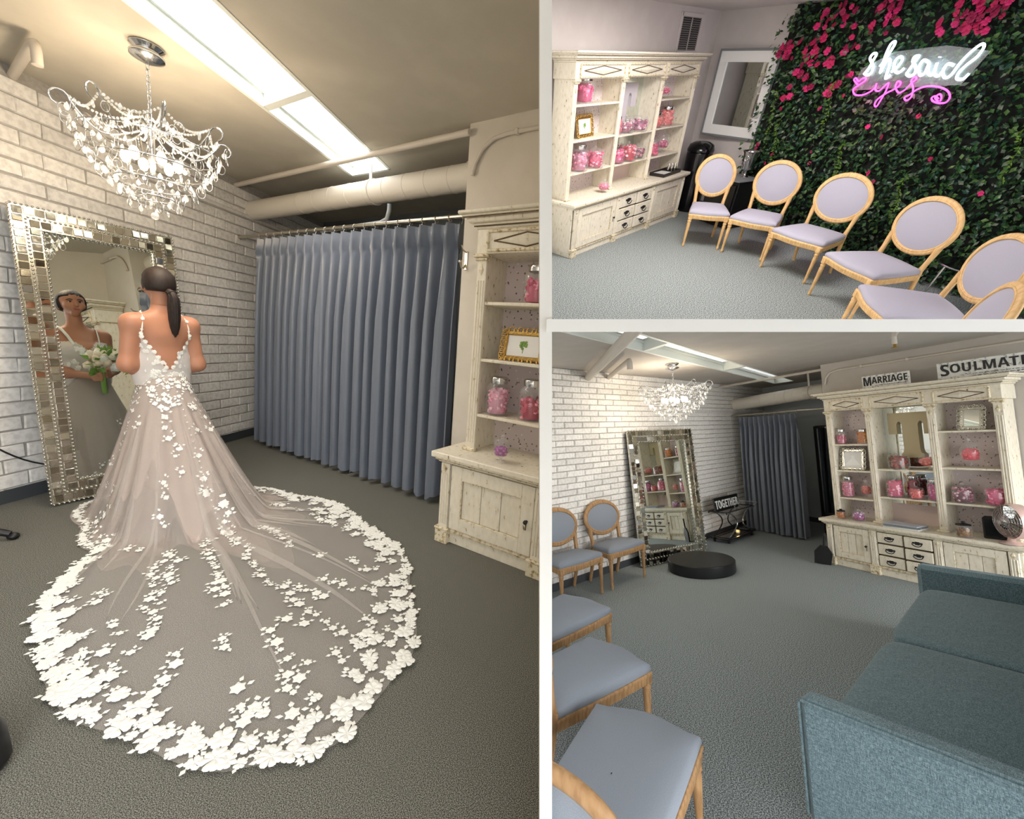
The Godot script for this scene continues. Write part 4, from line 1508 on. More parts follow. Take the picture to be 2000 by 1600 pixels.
const SPRIGS := [[-0.854, 1.015, -0.750, 1.018, -0.658, 1.065], [-0.890, 1.312, -0.783, 1.402, -0.734, 1.382], [-0.926, 1.642, -0.848, 1.574, -0.782, 1.485, -0.747, 1.425], [-0.882, 1.745, -0.802, 1.632, -0.751, 1.630], [-0.707, 1.626, -0.616, 1.450, -0.524, 1.309, -0.396, 1.092, -0.303, 0.894], [-0.835, 1.933, -0.765, 1.910, -0.676, 1.811, -0.650, 1.791], [-0.124, 0.822, -0.203, 1.062, -0.278, 1.283, -0.385, 1.454], [-0.278, 1.283, -0.331, 1.492, -0.387, 1.630], [-0.499, 1.843, -0.550, 1.958], [-0.580, 2.128, -0.627, 2.209, -0.666, 2.321], [-0.573, 2.303, -0.639, 2.286, -0.721, 2.346], [-0.375, 1.955, -0.420, 2.113, -0.437, 2.232, -0.530, 2.404, -0.567, 2.502], [-0.361, 2.241, -0.417, 2.307, -0.485, 2.327], [-0.021, 0.606, 0.038, 0.744, -0.018, 1.042, -0.088, 1.346, -0.137, 1.587, -0.139, 1.780, -0.154, 1.934, -0.178, 2.129, -0.188, 2.324], [0.180, 1.489, 0.228, 1.598], [0.044, 1.734, 0.083, 1.949, 0.151, 2.118], [-0.058, 1.603, -0.067, 1.759, -0.042, 1.942], [0.276, 1.707, 0.291, 1.963], [0.197, 0.889, 0.178, 1.222, 0.121, 1.368], [0.459, 0.562, 0.501, 0.833, 0.648, 1.000], [-0.055, 2.199, -0.031, 2.388], [-0.273, 2.258, -0.268, 2.422, -0.309, 2.505], [-0.108, 0.137, -0.084, 0.233, -0.115, 0.327, -0.087, 0.422], [0.058, 0.142, 0.132, 0.184, 0.137, 0.292, 0.148, 0.323], [-0.087, 0.390, -0.128, 0.526], [-0.172, 0.445, -0.247, 0.571, -0.302, 0.650], [0.035, 0.360, 0.018, 0.447, 0.002, 0.533, -0.011, 0.637], [0.045, 0.703, -0.021, 0.873], [-0.148, 0.084, -0.152, 0.165], [-0.425, 0.597, -0.453, 0.754], [-0.637, 1.094, -0.774, 1.180], [0.517, 0.999, 0.545, 1.425], [-0.290, 1.916, -0.255, 2.084], [-0.318, 0.827, -0.480, 1.067, -0.616, 1.393]]
const HEM := [-0.90, 1.00, -0.95, 1.97, -0.79, 2.46, -0.57, 2.66, -0.1, 2.59, 0.38, 2.13, 0.73, 1.23, 0.67, 0.43, 0.52, 0.02, 0.4, -0.38, 0.0, -0.48, -0.4, -0.38, -0.5, 0.05, -0.56, 0.50]
var hem_a := PackedFloat32Array()
var hem_r := PackedFloat32Array()
func hem_at(t: float) -> float:
	if hem_a.is_empty():
		var l := []
		for i in range(0, HEM.size(), 2): l.append([fposmod(atan2(HEM[i + 1], HEM[i]), TAU), Vector2(HEM[i], HEM[i + 1]).length()])
		l.sort_custom(func(a, b): return a[0] < b[0])
		l.push_front([l[-1][0] - TAU, l[-1][1]])
		l.append([l[1][0] + TAU, l[1][1]])
		for e in l:
			hem_a.append(e[0]); hem_r.append(e[1])
	t = fposmod(t, TAU)
	for i in hem_a.size() - 1:
		if t <= hem_a[i + 1]:
			var s := (t - hem_a[i]) / (hem_a[i + 1] - hem_a[i])
			s = s * s * (3.0 - 2.0 * s) * 0.5 + s * 0.5
			return lerpf(hem_r[i], hem_r[i + 1], s)
	return hem_r[0]

# height of the skirt over the floor at (x, z) beside the body axis
func skirt_y(x: float, z: float) -> float:
	var t := atan2(z, x)
	var r := Vector2(x, z).length()
	var he := hem_at(t)
	var R := minf(0.46 + 0.42 * pow(maxf(sin(t), 0.0), 2.0), he)
	var tau := clampf((r - 0.13) / (R - 0.13), 0.0, 1.0)
	var y := 1.01 * pow(1.0 - tau, 1.22)
	var f := sin(17.0 * t + 1.3 + r * 0.8) + 0.7 * sin(31.0 * t + 0.4 - r) + 0.5 * sin(9.0 * t + r * 2.0)
	var a := 0.016 * smoothstep(0.12, 0.4, r) * (1.0 - 0.75 * smoothstep(he * 0.55, he * 0.98, r))
	return maxf(y + a * f, 0.008 + 0.006 * (f + 2.2) * smoothstep(he, he * 0.7, r))

func skirt_n(x: float, z: float) -> Vector3:
	var h := 0.02
	return Vector3(skirt_y(x - h, z) - skirt_y(x + h, z), 2 * h, skirt_y(x, z - h) - skirt_y(x, z + h)).normalized()

func flower_mesh(petals: int, sd: int) -> ArrayMesh:
	var g := Geo.new()
	rng.seed = sd
	for k in petals:
		var a := TAU * k / petals + rng.randf_range(-0.1, 0.1)
		var L := rng.randf_range(0.85, 1.1)
		var w := PI / petals * 1.05
		var c := Vector3.ZERO + Vector3(0, 0.05, 0)
		var P := func(r: float, an: float, y: float) -> Vector3: return Vector3(cos(an) * r, y, sin(an) * r)
		var l1: Vector3 = P.call(0.55 * L, a - w, 0.10)
		var r1: Vector3 = P.call(0.55 * L, a + w, 0.10)
		var l2: Vector3 = P.call(0.95 * L, a - w * 0.62, 0.05)
		var r2: Vector3 = P.call(0.95 * L, a + w * 0.62, 0.05)
		var m: Vector3 = P.call(0.6 * L, a, 0.19)
		var tp: Vector3 = P.call(1.02 * L, a, 0.08)
		var l3: Vector3 = P.call(0.80 * L, a - w * 0.95, 0.06)
		var r3: Vector3 = P.call(0.80 * L, a + w * 0.95, 0.06)
		for q in [[c, l1, m], [c, m, r1], [l1, l3, m], [l3, l2, m], [m, l2, tp], [m, tp, r2], [m, r2, r3], [m, r3, r1]]: g.tri(q[0], q[2], q[1])
	for k in 5:
		var a := TAU * k / 5
		g.gem(Vector3(cos(a) * 0.1, 0.14, sin(a) * 0.1), Vector3.ONE * 0.07)
	return g.mesh()

func leaf_into(g: Geo, p: Vector3, nn: Vector3, dir: Vector3, L: float, w: float) -> void:
	var d := (dir - nn * dir.dot(nn)).normalized()
	var s := d.cross(nn).normalized()
	var m := p + d * L * 0.5 + nn * L * 0.08
	var e := p + d * L
	g.tri(p, p + d * L * 0.45 + s * w, m); g.tri(p + d * L * 0.45 + s * w, e, m)
	g.tri(p, m, p + d * L * 0.45 - s * w); g.tri(p + d * L * 0.45 - s * w, m, e)

func bride(at: Vector3, turn: float) -> void:
	var t := thing("person", "bride in a lace wedding gown with a long train facing the leaning mirror", "person", at, turn)
	var F := Field.new()
	F.k = 0.05
	# trunk in a space narrowed across so that it comes out broad; arms and legs separately
	var trunk := Field.new()
	trunk.k = 0.06
	var nar := 0.62
	trunk.add(Vector3(0, 0.86, 0.02), Vector3(0, 1.0, 0.0), 0.096, 0.088)
	trunk.add(Vector3(0, 1.0, 0.0), Vector3(0, 1.10, 0.0), 0.088, 0.088)
	trunk.add(Vector3(0, 1.10, 0.0), Vector3(0, 1.27, 0.005), 0.088, 0.102)
	trunk.add(Vector3(-0.065, 1.345, 0.02), Vector3(0.065, 1.345, 0.02), 0.062, 0.062)
	trunk.add(Vector3(-0.045, 1.20, -0.075), Vector3(-0.045, 1.215, -0.08), 0.05, 0.05)
	trunk.add(Vector3(0.045, 1.20, -0.075), Vector3(0.045, 1.215, -0.08), 0.05, 0.05)
	F.add(Vector3(0, 1.38, 0.02), Vector3(0, 1.53, 0.0), 0.058, 0.05)
	for s in [-1.0, 1.0]:
		F.add(Vector3(s * 0.06, 1.40, 0.02), Vector3(s * 0.17, 1.365, 0.02), 0.045, 0.052)
		F.add(Vector3(s * 0.172, 1.355, 0.02), Vector3(s * 0.212, 1.07, 0.03), 0.054, 0.043)
		F.add(Vector3(s * 0.212, 1.07, 0.03), Vector3(s * 0.075, 0.985, -0.21), 0.042, 0.028)
		F.add(Vector3(s * 0.07, 0.84, 0.0), Vector3(s * 0.08, 0.52, -0.01), 0.07, 0.055)
		F.add(Vector3(s * 0.085, 0.52, -0.01), Vector3(s * 0.085, 0.20, 0.02), 0.052, 0.035)
		F.add(Vector3(s * 0.085, 0.17, 0.03), Vector3(s * 0.09, 0.155, -0.12), 0.034, 0.026)
	var both := func(p: Vector3) -> float:
		var d := trunk.at(Vector3(p.x * nar, p.y, p.z))
		var e := F.at(p)
		var h := clampf(0.5 + 0.5 * (d - e) / 0.04, 0.0, 1.0)
		return lerpf(d, e, h) - 0.04 * h * (1.0 - h)
	var g := Geo.new()
	net(g, Vector3(-0.32, 0.12, -0.26), Vector3(0.32, 1.54, 0.18), 0.0165, both)
	# head
	var hd := Field.new()
	hd.k = 0.02
	var hc := Vector3(0.0, 1.625, 0.0)
	var HB := Basis(Vector3.UP, 0.12)
	var hp := func(x: float, y: float, z: float) -> Vector3: return hc + HB * Vector3(x, y, z)
	hd.add(hp.call(0, 0.03, 0.01), hp.call(0, 0.03, -0.02), 0.082, 0.078)
	hd.add(hp.call(0, -0.02, -0.03), hp.call(0, -0.075, -0.052), 0.066, 0.034)
	hd.add(hp.call(0, 0.005, -0.098), hp.call(0, -0.024, -0.108), 0.010, 0.014)
	hd.add(hp.call(-0.02, -0.052, -0.085), hp.call(0.02, -0.052, -0.085), 0.016, 0.016)
	hd.add(hp.call(-0.045, -0.02, -0.065), hp.call(-0.03, -0.03, -0.075), 0.026, 0.024)
	hd.add(hp.call(0.045, -0.02, -0.065), hp.call(0.03, -0.03, -0.075), 0.026, 0.024)
	for s in [-1.0, 1.0]: hd.add(hp.call(s * 0.078, 0.0, 0.01), hp.call(s * 0.082, -0.03, 0.005), 0.013, 0.01)
	hd.add(hp.call(0, -0.06, 0.02), Vector3(0, 1.49, 0.01), 0.05, 0.05)
	net(g, Vector3(-0.115, 1.49, -0.14), Vector3(0.115, 1.745, 0.11), 0.0075, func(p): return hd.at(p))
	# hands closed round the stems
	for s in [-1.0, 1.0]:
		var hf := Field.new()
		hf.k = 0.008
		var wr := Vector3(s * 0.075, 0.985, -0.21)
		var pm := Vector3(s * 0.036, 0.975 + s * 0.012, -0.262)
		hf.add(wr, pm, 0.025, 0.026)
		hf.add(pm + Vector3(s * 0.012, 0.02, 0), pm + Vector3(s * 0.012, -0.02, 0), 0.017, 0.016)
		for k in 4:
			var y := 0.028 - k * 0.0185
			var L: float = [0.036, 0.042, 0.038, 0.03][k]
			var a := pm + Vector3(s * 0.004, y, -0.012)
			var b := a + Vector3(-s * L * 0.6, -0.002, -0.022)
			var c := b + Vector3(-s * L * 0.55, 0, 0.016)
			hf.add(a, b, 0.0095, 0.0085); hf.add(b, c, 0.0085, 0.007)
		hf.add(wr + Vector3(-s * 0.01, 0.012, -0.02), pm + Vector3(-s * 0.016, 0.04, 0.012), 0.012, 0.009)
		net(g, pm - Vector3(0.075, 0.06, 0.065), pm + Vector3(0.075, 0.075, 0.075), 0.0062, func(p): return hf.at(p))
	obj("body", g, M.skin, t)
	# face
	for s in [-1.0, 1.0]:
		g = Geo.new()
		g.ball(hp.call(s * 0.031, 0.008, -0.0875), Vector3(0.014, 0.0075, 0.008), 10, HB)
		var eye := obj("eye", g, M.eye_white, t)
		g = Geo.new()
		g.ball(hp.call(s * 0.031, 0.008, -0.094), Vector3(0.0065, 0.0065, 0.004), 8, HB)
		obj("iris", g, M.hair, eye)
		g = Geo.new()
		g.tube([hp.call(s * 0.014, 0.026, -0.098), hp.call(s * 0.032, 0.031, -0.094), hp.call(s * 0.05, 0.025, -0.082)], 0.0035, 6)
		g.tube([hp.call(s * 0.016, 0.012, -0.096), hp.call(s * 0.031, 0.0175, -0.0955), hp.call(s * 0.046, 0.01, -0.086)], 0.0025, 6)
		obj("eyebrow", g, M.hair, t)
	g = Geo.new()
	g.tube([hp.call(-0.029, -0.046, -0.089), hp.call(-0.012, -0.056, -0.101), hp.call(0, -0.058, -0.104), hp.call(0.012, -0.056, -0.101), hp.call(0.029, -0.046, -0.089)], [0.003, 0.006, 0.0065, 0.006, 0.003], 8)
	obj("lips", g, M.lips, t)
	# hair drawn back into a low ponytail
	g = Geo.new()
	var rows := []
	for j in 25:
		var th := PI * j / 24
		var row := PackedVector3Array()
		for i in 48:
			var a := TAU * i / 48
			var d := Vector3(sin(th) * sin(a), cos(th), sin(th) * cos(a))
			var r := 0.101 + 0.0022 * sin(a * 23.0 + th * 3.0)
			var fwd := -d.z
			if fwd > 0.3 and d.y < 0.40 - absf(d.x) * 0.15: r = 0.06
			elif d.y < -0.45: r = lerpf(0.1, 0.06, clampf((-0.45 - d.y) / 0.3, 0, 1))
			row.append(hp.call(d.x * r * 0.94, d.y * r * 1.16 + 0.015, d.z * r * 1.04 + 0.006))
		rows.append(row)
	g.grid(rows, true)
	obj("hair", g, M.hair, t)
	g = Geo.new()
	var tail := [hp.call(0.012, -0.035, 0.095), hp.call(0.016, -0.05, 0.125), hp.call(0.02, -0.085, 0.135), hp.call(0.024, -0.15, 0.128), hp.call(0.028, -0.22, 0.122), hp.call(0.03, -0.28, 0.118), hp.call(0.031, -0.33, 0.115), hp.call(0.031, -0.352, 0.114)]
	g.tube(tail, [0.022, 0.026, 0.032, 0.036, 0.034, 0.027, 0.014, 0.003], 14)
	for k in 9:
		var a := TAU * k / 9
		var p := []
		for q in tail.size() - 1: p.append(tail[q] + Vector3(cos(a), 0, sin(a)) * [0.02, 0.024, 0.03, 0.034, 0.032, 0.025, 0.012][q])
		g.tube(p, 0.005, 5)
	var pony := obj("ponytail", g, M.hair, t)
	g = Geo.new()
	var band := []
	for i in 14: band.append(hp.call(0.017 + cos(TAU * i / 14) * 0.026, -0.052 + sin(TAU * i / 14) * 0.02, 0.127 + sin(TAU * i / 14) * 0.014))
	g.tube(band, 0.006, 6, true)
	obj("hair_band", g, M.hair, pony)
	# bodice: low V back, sweetheart front, straps
	g = Geo.new()
	var fit := func(p: Vector3) -> float: return trunk.at(Vector3(p.x * nar, p.y, p.z)) - 0.007
	var keep := func(p: Vector3) -> bool:
		if p.y < 0.93: return false
		var ax := absf(p.x)
		if p.z > -0.01: return p.y < 1.045 + maxf(0.0, ax - 0.012) * 1.75
		return p.y < 1.20 + minf(ax, 0.07) * 1.3
	net(g, Vector3(-0.24, 0.90, -0.2), Vector3(0.24, 1.36, 0.16), 0.0125, fit, keep)
	var bod := obj("dress_bodice", g, M.lace_net, t)
	for s in [-1.0, 1.0]:
		g = Geo.new()
		g.tube([Vector3(s * 0.142, 1.26, 0.075), Vector3(s * 0.135, 1.34, 0.088), Vector3(s * 0.125, 1.40, 0.066), Vector3(s * 0.118, 1.435, 0.02), Vector3(s * 0.115, 1.41, -0.04), Vector3(s * 0.10, 1.34, -0.088), Vector3(s * 0.085, 1.26, -0.125)], 0.011, 8, false, 0.4)
		obj("strap", g, M.lace, bod)
	var fm := [flower_mesh(6, 2), flower_mesh(7, 3), flower_mesh(8, 4)]
	rng.seed = 17
	var set_flower := func(parent: Node3D, p: Vector3, nn: Vector3, r: float) -> void:
		var side := nn.cross(Vector3(0.3, 0.2, 1)).normalized()
		var bs := Basis(side, nn, side.cross(nn)) * Basis(Vector3.UP, rng.randf() * TAU)
		obj("lace_flower", fm[rng.randi() % 3], M.lace, parent, p, bs.scaled(Vector3.ONE) * Basis.from_scale(Vector3.ONE * r))
	var on_trunk := func(x: float, y: float, back: float) -> Vector3:
		var lo := 0.0
		var hi := 0.3
		for k in 18:
			var m := (lo + hi) / 2
			if trunk.at(Vector3(x * nar, y, m * back)) - 0.010 < 0: lo = m
			else: hi = m
		return Vector3(x, y, hi * back)
	var leaves := Geo.new()
	for k in 34:
		var x := rng.randf_range(-0.15, 0.15)
		var y := rng.randf_range(0.99, 1.05 + absf(x) * 1.6)
		var p: Vector3 = on_trunk.call(x, y, 1.0)
		if p.z > 0.25: continue
		var nn := Vector3(x * 1.5, 0, p.z + 0.03).normalized()
		if k < 22: set_flower.call(bod, p, nn, rng.randf_range(0.014, 0.026))
		else: leaf_into(leaves, p + nn * 0.002, nn, Vector3(rng.randf() - 0.5, rng.randf() - 0.2, 0.0), 0.035, 0.009)
	for s in [-1.0, 1.0]:
		for k in 7:
			var u := k / 6.0
			set_flower.call(bod, Vector3(s * lerpf(0.02, 0.142, u), lerpf(1.06, 1.27, u), 0) + Vector3(0, 0, on_trunk.call(s * lerpf(0.02, 0.142, u), lerpf(1.06, 1.27, u), 1.0).z + 0.004), Vector3(s * u * 0.8, 0, 1).normalized(), 0.015)
		for k in 4:
			var u := k / 3.0
			set_flower.call(bod, Vector3(s * lerpf(0.142, 0.128, u), lerpf(1.29, 1.39, u), lerpf(0.088, 0.084, u)), Vector3(0, 0.2, 1).normalized(), 0.012)
	for k in 26:
		var x := rng.randf_range(-0.13, 0.13)
		var y := rng.randf_range(0.98, 1.22)
		var p: Vector3 = on_trunk.call(x, y, -1.0)
		if p.z < -0.25: continue
		set_flower.call(bod, p, Vector3(x * 1.5, 0, p.z).normalized(), rng.randf_range(0.014, 0.024))
	# skirt: opaque lining under sheer tulle
	var ring := func(u: float, lay: float) -> PackedVector3Array:
		var row := PackedVector3Array()
		for i in 220:
			var a := TAU * i / 220
			var he := hem_at(a)
			if lay > 0.0: he = minf(he, lay * (0.45 + 0.45 * pow(maxf(sin(a), 0.0), 2.0)) * (1.0 + 0.16 * sin(a * 7.0 + lay * 3.0) + 0.12 * sin(a * 13.0 + lay * 5.0) + 0.06 * sin(a * 29.0)))
			var r0 := 0.14 / sqrt(pow(cos(a) * 0.93, 2) + pow(sin(a) * 1.22, 2))
			var r := lerpf(r0, he, u)
			var y := skirt_y(cos(a) * r, sin(a) * r)
			row.append(Vector3(cos(a) * r, (y * (1.0 - 0.02 / maxf(lay, 0.4)) - 0.004 / maxf(lay, 0.4) if lay > 0.0 else y), sin(a) * r))
		return row
	rows = []
	for j in 56: rows.append(ring.call(pow(j / 55.0, 1.5), 0.0))
	g = Geo.new()
	g.grid(rows, true, true)
	var sk := obj("dress_skirt", g, M.tulle, t)
	sk.set_meta("label", "sheer tulle skirt and train edged with white lace flowers")
	rows = []
	for j in 30: rows.append(ring.call(pow(j / 29.0, 1.2), 0.72))
	g = Geo.new()
	g.grid(rows, true, true)
	obj("dress_lining", g, M.lining, t)
	for lay in [0.85, 1.0, 1.15, 1.3]:
		rows = []
		for j in 34: rows.append(ring.call(pow(j / 33.0, 1.3), lay))
		g = Geo.new()
		g.grid(rows, true, true)
		obj("tulle_layer", g, M.tulle_under, t)
	# doubled pleats of tulle running out over the train
	g = Geo.new()
	rng.seed = 61
	for k in 30:
		var a := rng.randf_range(0.25, 0.85) * PI if k > 8 else rng.randf_range(-0.1, 1.1) * PI
		var he := hem_at(a)
		var ra := rng.randf_range(0.18, 0.5)
		var rb := minf(he * rng.randf_range(0.6, 0.95), he - 0.05)
		if rb < ra + 0.2: continue
		var wd := rng.randf_range(0.006, 0.022)
		var r1 := PackedVector3Array()
		var r2 := PackedVector3Array()
		var r3 := PackedVector3Array()
		for i in 16:
			var u := i / 15.0
			var r := lerpf(ra, rb, u)
			var an := a + 0.05 * sin(u * 3.0 + k)
			var wv := wd * sin(u * PI) / r
			for e in [[r1, an - wv, 0.003], [r2, an, 0.003 + wd * 0.9 * sin(u * PI)], [r3, an + wv, 0.003]]:
				e[0].append(Vector3(cos(e[1]) * r, skirt_y(cos(e[1]) * r, sin(e[1]) * r) + e[2], sin(e[1]) * r))
		g.grid([r1, r2, r3], false, true)
	obj("tulle_pleats", g, M.tulle, sk)
	# buttons down the back seam
	g = Geo.new()
	for k in 34:
		var z := 0.118 + pow(k / 33.0, 1.1) * 0.9
		var x := 0.012 * sin(z * 4.0) - 0.02 * z
		g.ball(Vector3(x, skirt_y(x, z) + 0.008, z), 0.0065, 6)
	stuff(obj("back_buttons", g, M.lace, sk))
	# lace: dense at the hem, sprigs climbing the skirt
	rng.seed = 23
	var placed := [0]
	var petals := Geo.new()
	var add_at := func(x: float, z: float, r: float) -> void:
		var nn := skirt_n(x, z)
		var p := Vector3(x, skirt_y(x, z) + 0.006, z)
		if placed[0] < 226 and r > 0.017:
			set_flower.call(sk, p, nn, r)
			placed[0] += 1
		else:
			for k in 6: leaf_into(petals, p, nn, Vector3(cos(k * 1.047), 0, sin(k * 1.047)), r * 0.95, r * 0.46)
		for k in 4:
			var d := (Vector3(rng.randf_range(-1, 1), 0, rng.randf_range(-1, 1)).normalized() - Vector3(x, 0, z).normalized() * 0.9).normalized()
			var b := p + d * r * 0.9
			leaf_into(petals, Vector3(b.x, skirt_y(b.x, b.z) + 0.007, b.z), nn, d + Vector3(rng.randf_range(-0.5, 0.5), 0, rng.randf_range(-0.5, 0.5)), minf(r, 0.026) * rng.randf_range(0.8, 1.2), minf(r, 0.026) * 0.34)
	var a0 := 0.0
	while a0 < TAU:
		var he := hem_at(a0)
		var train := clampf((he - 0.5) / 0.5, 0.0, 1.0)
		for row in 3:
			if row > 0 and rng.randf() > [1.0, 0.72, 0.42][row] * (0.3 + 0.7 * train): continue
			var inset: float = [0.03, 0.11, 0.20][row] * rng.randf_range(0.7, 1.3)
			var r := (he - inset) * rng.randf_range(0.99, 1.01)
			var an := a0 + rng.randf_range(-0.01, 0.01)
			add_at.call(cos(an) * r, sin(an) * r, rng.randf_range(0.018, 0.04) * (0.6 + 0.5 * train))
		var p0 := Vector2(cos(a0), sin(a0)) * he
		var da := 0.02
		var p1 := Vector2(cos(a0 + da), sin(a0 + da)) * hem_at(a0 + da)
		a0 += da * clampf(0.05 * (0.55 + 0.5 * train) / p0.distance_to(p1), 0.3, 6.0)
	for sp in SPRIGS:
		var pts := []
		for i in range(0, sp.size(), 2): pts.append(Vector2(sp[i], sp[i + 1]))
		var high: bool = pts[0].length() < 0.6
		for i in pts.size() - 1:
			var n := maxi(1, int(pts[i].distance_to(pts[i + 1]) / (0.045 if high else 0.06)))
			for k in n:
				var q: Vector2 = pts[i].lerp(pts[i + 1], (k + 0.5) / n) + Vector2(rng.randf_range(-1, 1), rng.randf_range(-1, 1)) * 0.022
				add_at.call(q.x, q.y, rng.randf_range(0.014, 0.026) if high else rng.randf_range(0.016, 0.034))
	for k in 60:
		var an := rng.randf_range(0.02, 0.98) * PI
		var rr := 0.145 + 0.13 * pow(rng.randf(), 1.6)
		add_at.call(cos(an) * rr, sin(an) * rr, rng.randf_range(0.011, 0.0165) if k % 3 else 0.02)
	for i in petals.v.size(): leaves.put(petals.v[i], petals.n[i])
	stuff(obj("lace_leaves", leaves, M.lace, sk))
	# bouquet, held before her
	var bq := thing("bouquet", "round bouquet of cream roses with green leaves held by the bride", "bouquet", at + Basis(Vector3.UP, turn) * Vector3(0, 0.98, -0.262), turn)
	g = Geo.new()
	g.tube([Vector3(0, -0.16, 0.0), Vector3(0, 0.05, -0.02)], [0.016, 0.022], 10)
	obj("stems", g, M.leaf_print, bq)
	rng.seed = 8
	for k in 26:
		var d := Vector3(rng.randf_range(-1, 1), rng.randf_range(-0.35, 1), rng.randf_range(-1, 0.6)).normalized()
		g = Geo.new()
		var c := Vector3(0, 0.10, -0.06) + d * 0.085
		for q in 3: g.ball(c + d * 0.012 * q, Vector3(0.034 - q * 0.007, 0.02, 0.034 - q * 0.007), 8, Basis(Quaternion(Vector3.UP, d)))
		obj("rose", g, [M.rose, M.rose2, M.lace][k % 3], bq)
	g = Geo.new()
	for k in 30:
		var d := Vector3(rng.randf_range(-1, 1), rng.randf_range(-0.6, 1), rng.randf_range(-1, 0.6)).normalized()
		leaf_into(g, Vector3(0, 0.09, -0.06) + d * 0.07, d.cross(Vector3.RIGHT).normalized(), d, 0.09, 0.02)
	obj("leaves", g, M.leaf_print, bq)

# ================= fitting room, left =================
func things_left() -> void:
	enter("L")
	var along := Vector3(-0.409, 0, -1).normalized()
	var out := Vector3(1, 0, -0.409).normalized()
	# leaning mirror: foot 0.34 m off the bricks, head against them
	var face := Basis(Vector3.UP, deg_to_rad(-18.5)) * out     # stands a little turned from the wall
	var span := Basis(Vector3.UP, deg_to_rad(-18.5)) * along
	var foot := Vector3(-4.22, 0, -0.85)
	var rise := (Vector3.UP * 2.07 - face * 0.27).normalized()
	floor_mirror("large silver mosaic-framed floor mirror leaning on bricks behind the bride", Transform3D(Basis(span, rise, span.cross(rise)), foot + Vector3(0, 0.012, 0)), 0.95, 2.09, 0.155, 0.052, true)
	bride(Vector3(-3.73, 0.0, -1.37), PI / 2)
	curtain("long blue-grey satin curtain with pinch pleats hanging beside the bricks", -4.90, -2.13, 0.05, 2.32, -2.744, 20, 0.08, 4, bxl(-2.744), -2.08, "nickel curtain rod above the long curtain", -0.09)
	chandelier("crystal chandelier with glowing bulbs above the bride", Vector3(-3.40, 2.987, -1.25), 0.40, 0.37, 0.56, 1.2, c8(255, 230, 196))
	# a hook on the wall corner
	var h := thing("wall_hook", "small metal hook on the wall beside the long curtain", "hook", Vector3(-2.04, 2.02, -2.69))
	var g := Geo.new()
	g.box(Vector3(0, 0, 0.004), Vector3(0.03, 0.14, 0.008), 0.003)
	obj("plate", g, M.nickel, h)
	g = Geo.new()
	g.tube([Vector3(0, 0.06, 0.006), Vector3(0, 0.07, 0.05), Vector3(0, 0.10, 0.07)], 0.006, 6)
	g.tube([Vector3(0, -0.03, 0.006), Vector3(0, -0.06, 0.03), Vector3(0, -0.06, 0.06), Vector3(0, -0.03, 0.075)], 0.007, 6)
	g.ball(Vector3(0, -0.02, 0.075), 0.016, 8)
	obj("prongs", g, M.nickel, h)
	var cab := cabinet("tall distressed cream hutch cabinet beside the long curtain", Vector3(-1.80, 0, -2.234), 0.0, 2.3, 0.45, 0.655, 2.25, [0.05, 0.79, 1.50, 2.25], [[0.925, 1.31, 1.69], [0.95, 1.32], [0.925, 1.31, 1.69]], 0.07)
	jar("tall", "tall glass jar of pale pink wrapped sweets left of the dark pink one", Vector3(-1.53, 0.925, -2.48), 0.085, 0.27, 0.95, [[0.95, 0.66, 0.76], [0.93, 0.72, 0.79], [0.88, 0.55, 0.68]], 0.03)
	jar("tall", "tall glass jar of dark pink wrapped sweets on the third shelf", Vector3(-1.275, 0.925, -2.50), 0.09, 0.28, 0.75, [[0.82, 0.22, 0.38], [0.93, 0.55, 0.66], [0.7, 0.14, 0.3]], 0.03)
	jar("tall", "jar of hot pink sweets on the top shelf of the fitting room cabinet", Vector3(-1.31, 1.69, -2.50), 0.09, 0.25, 0.85, [[0.86, 0.25, 0.45], [0.95, 0.55, 0.68]], 0.028)
	jar("globe", "small footed jar of lilac sugar pearls on the cabinet worktop", Vector3(-1.36, 0.655, -2.29), 0.052, 0.19, 0.75, [[0.72, 0.36, 0.66], [0.85, 0.6, 0.8], [0.6, 0.3, 0.6]], 0.014)
	easel_frame("ornate gold frame with a green sprig on the fitting room shelf", Vector3(-1.37, 1.318, -2.47), 0.05, 0.30, 0.20, 0.03, M.brass, true, "sprig")
	# cord by the mirror, foot of a stand, dark bag at the front
	g = Geo.new()
	var p := []
	for i in 9:
		var u := i / 8.0
		p.append(Vector3(bxl(-0.55 - 0.4 * u), 0.56 - 0.36 * u - 0.05 * sin(u * PI), -0.55 - 0.4 * u) + out * 0.02)
	g.tube(p, 0.006, 6)
	metas(obj("power_cord", g, M.wire), "thin black cord hanging on the bricks left of the mirror", "cord")
	var st := thing("tripod_foot", "black splayed foot of a stand at the left edge", "stand", Vector3(-3.82, 0, -0.56))
	g = Geo.new()
	g.tube([Vector3(-0.05, 0.10, 0.13), Vector3(0.02, 0.06, 0.03), Vector3(0.05, 0.035, -0.02)], [0.025, 0.022, 0.02], 8)
	obj("leg", g, M.black, st)
	g = Geo.new()
	g.ball(Vector3(0.055, 0.02, -0.03), Vector3(0.03, 0.022, 0.03), 10)
	obj("rubber_cap", g, M.black, st)
	var bag := thing("tote_bag", "black bag at the lower left corner of the fitting room", "bag", Vector3(-1.91, 0, -0.165), 0.4)
	g = Geo.new()
	g.lathe([Vector2(0, 0), Vector2(0.075, 0.0), Vector2(0.09, 0.03), Vector2(0.085, 0.12), Vector2(0.06, 0.17), Vector2(0.055, 0.168), Vector2(0.075, 0.1), Vector2(0, 0.02)], 18, Vector3.ZERO, Basis.IDENTITY, 1.2, 0.8)
	obj("bag_body", g, M.black, bag)
	g = Geo.new()
	g.tube([Vector3(-0.05, 0.16, 0), Vector3(-0.04, 0.23, 0), Vector3(0.04, 0.23, 0), Vector3(0.05, 0.16, 0)], 0.008, 6)
	obj("handle", g, M.black, bag)

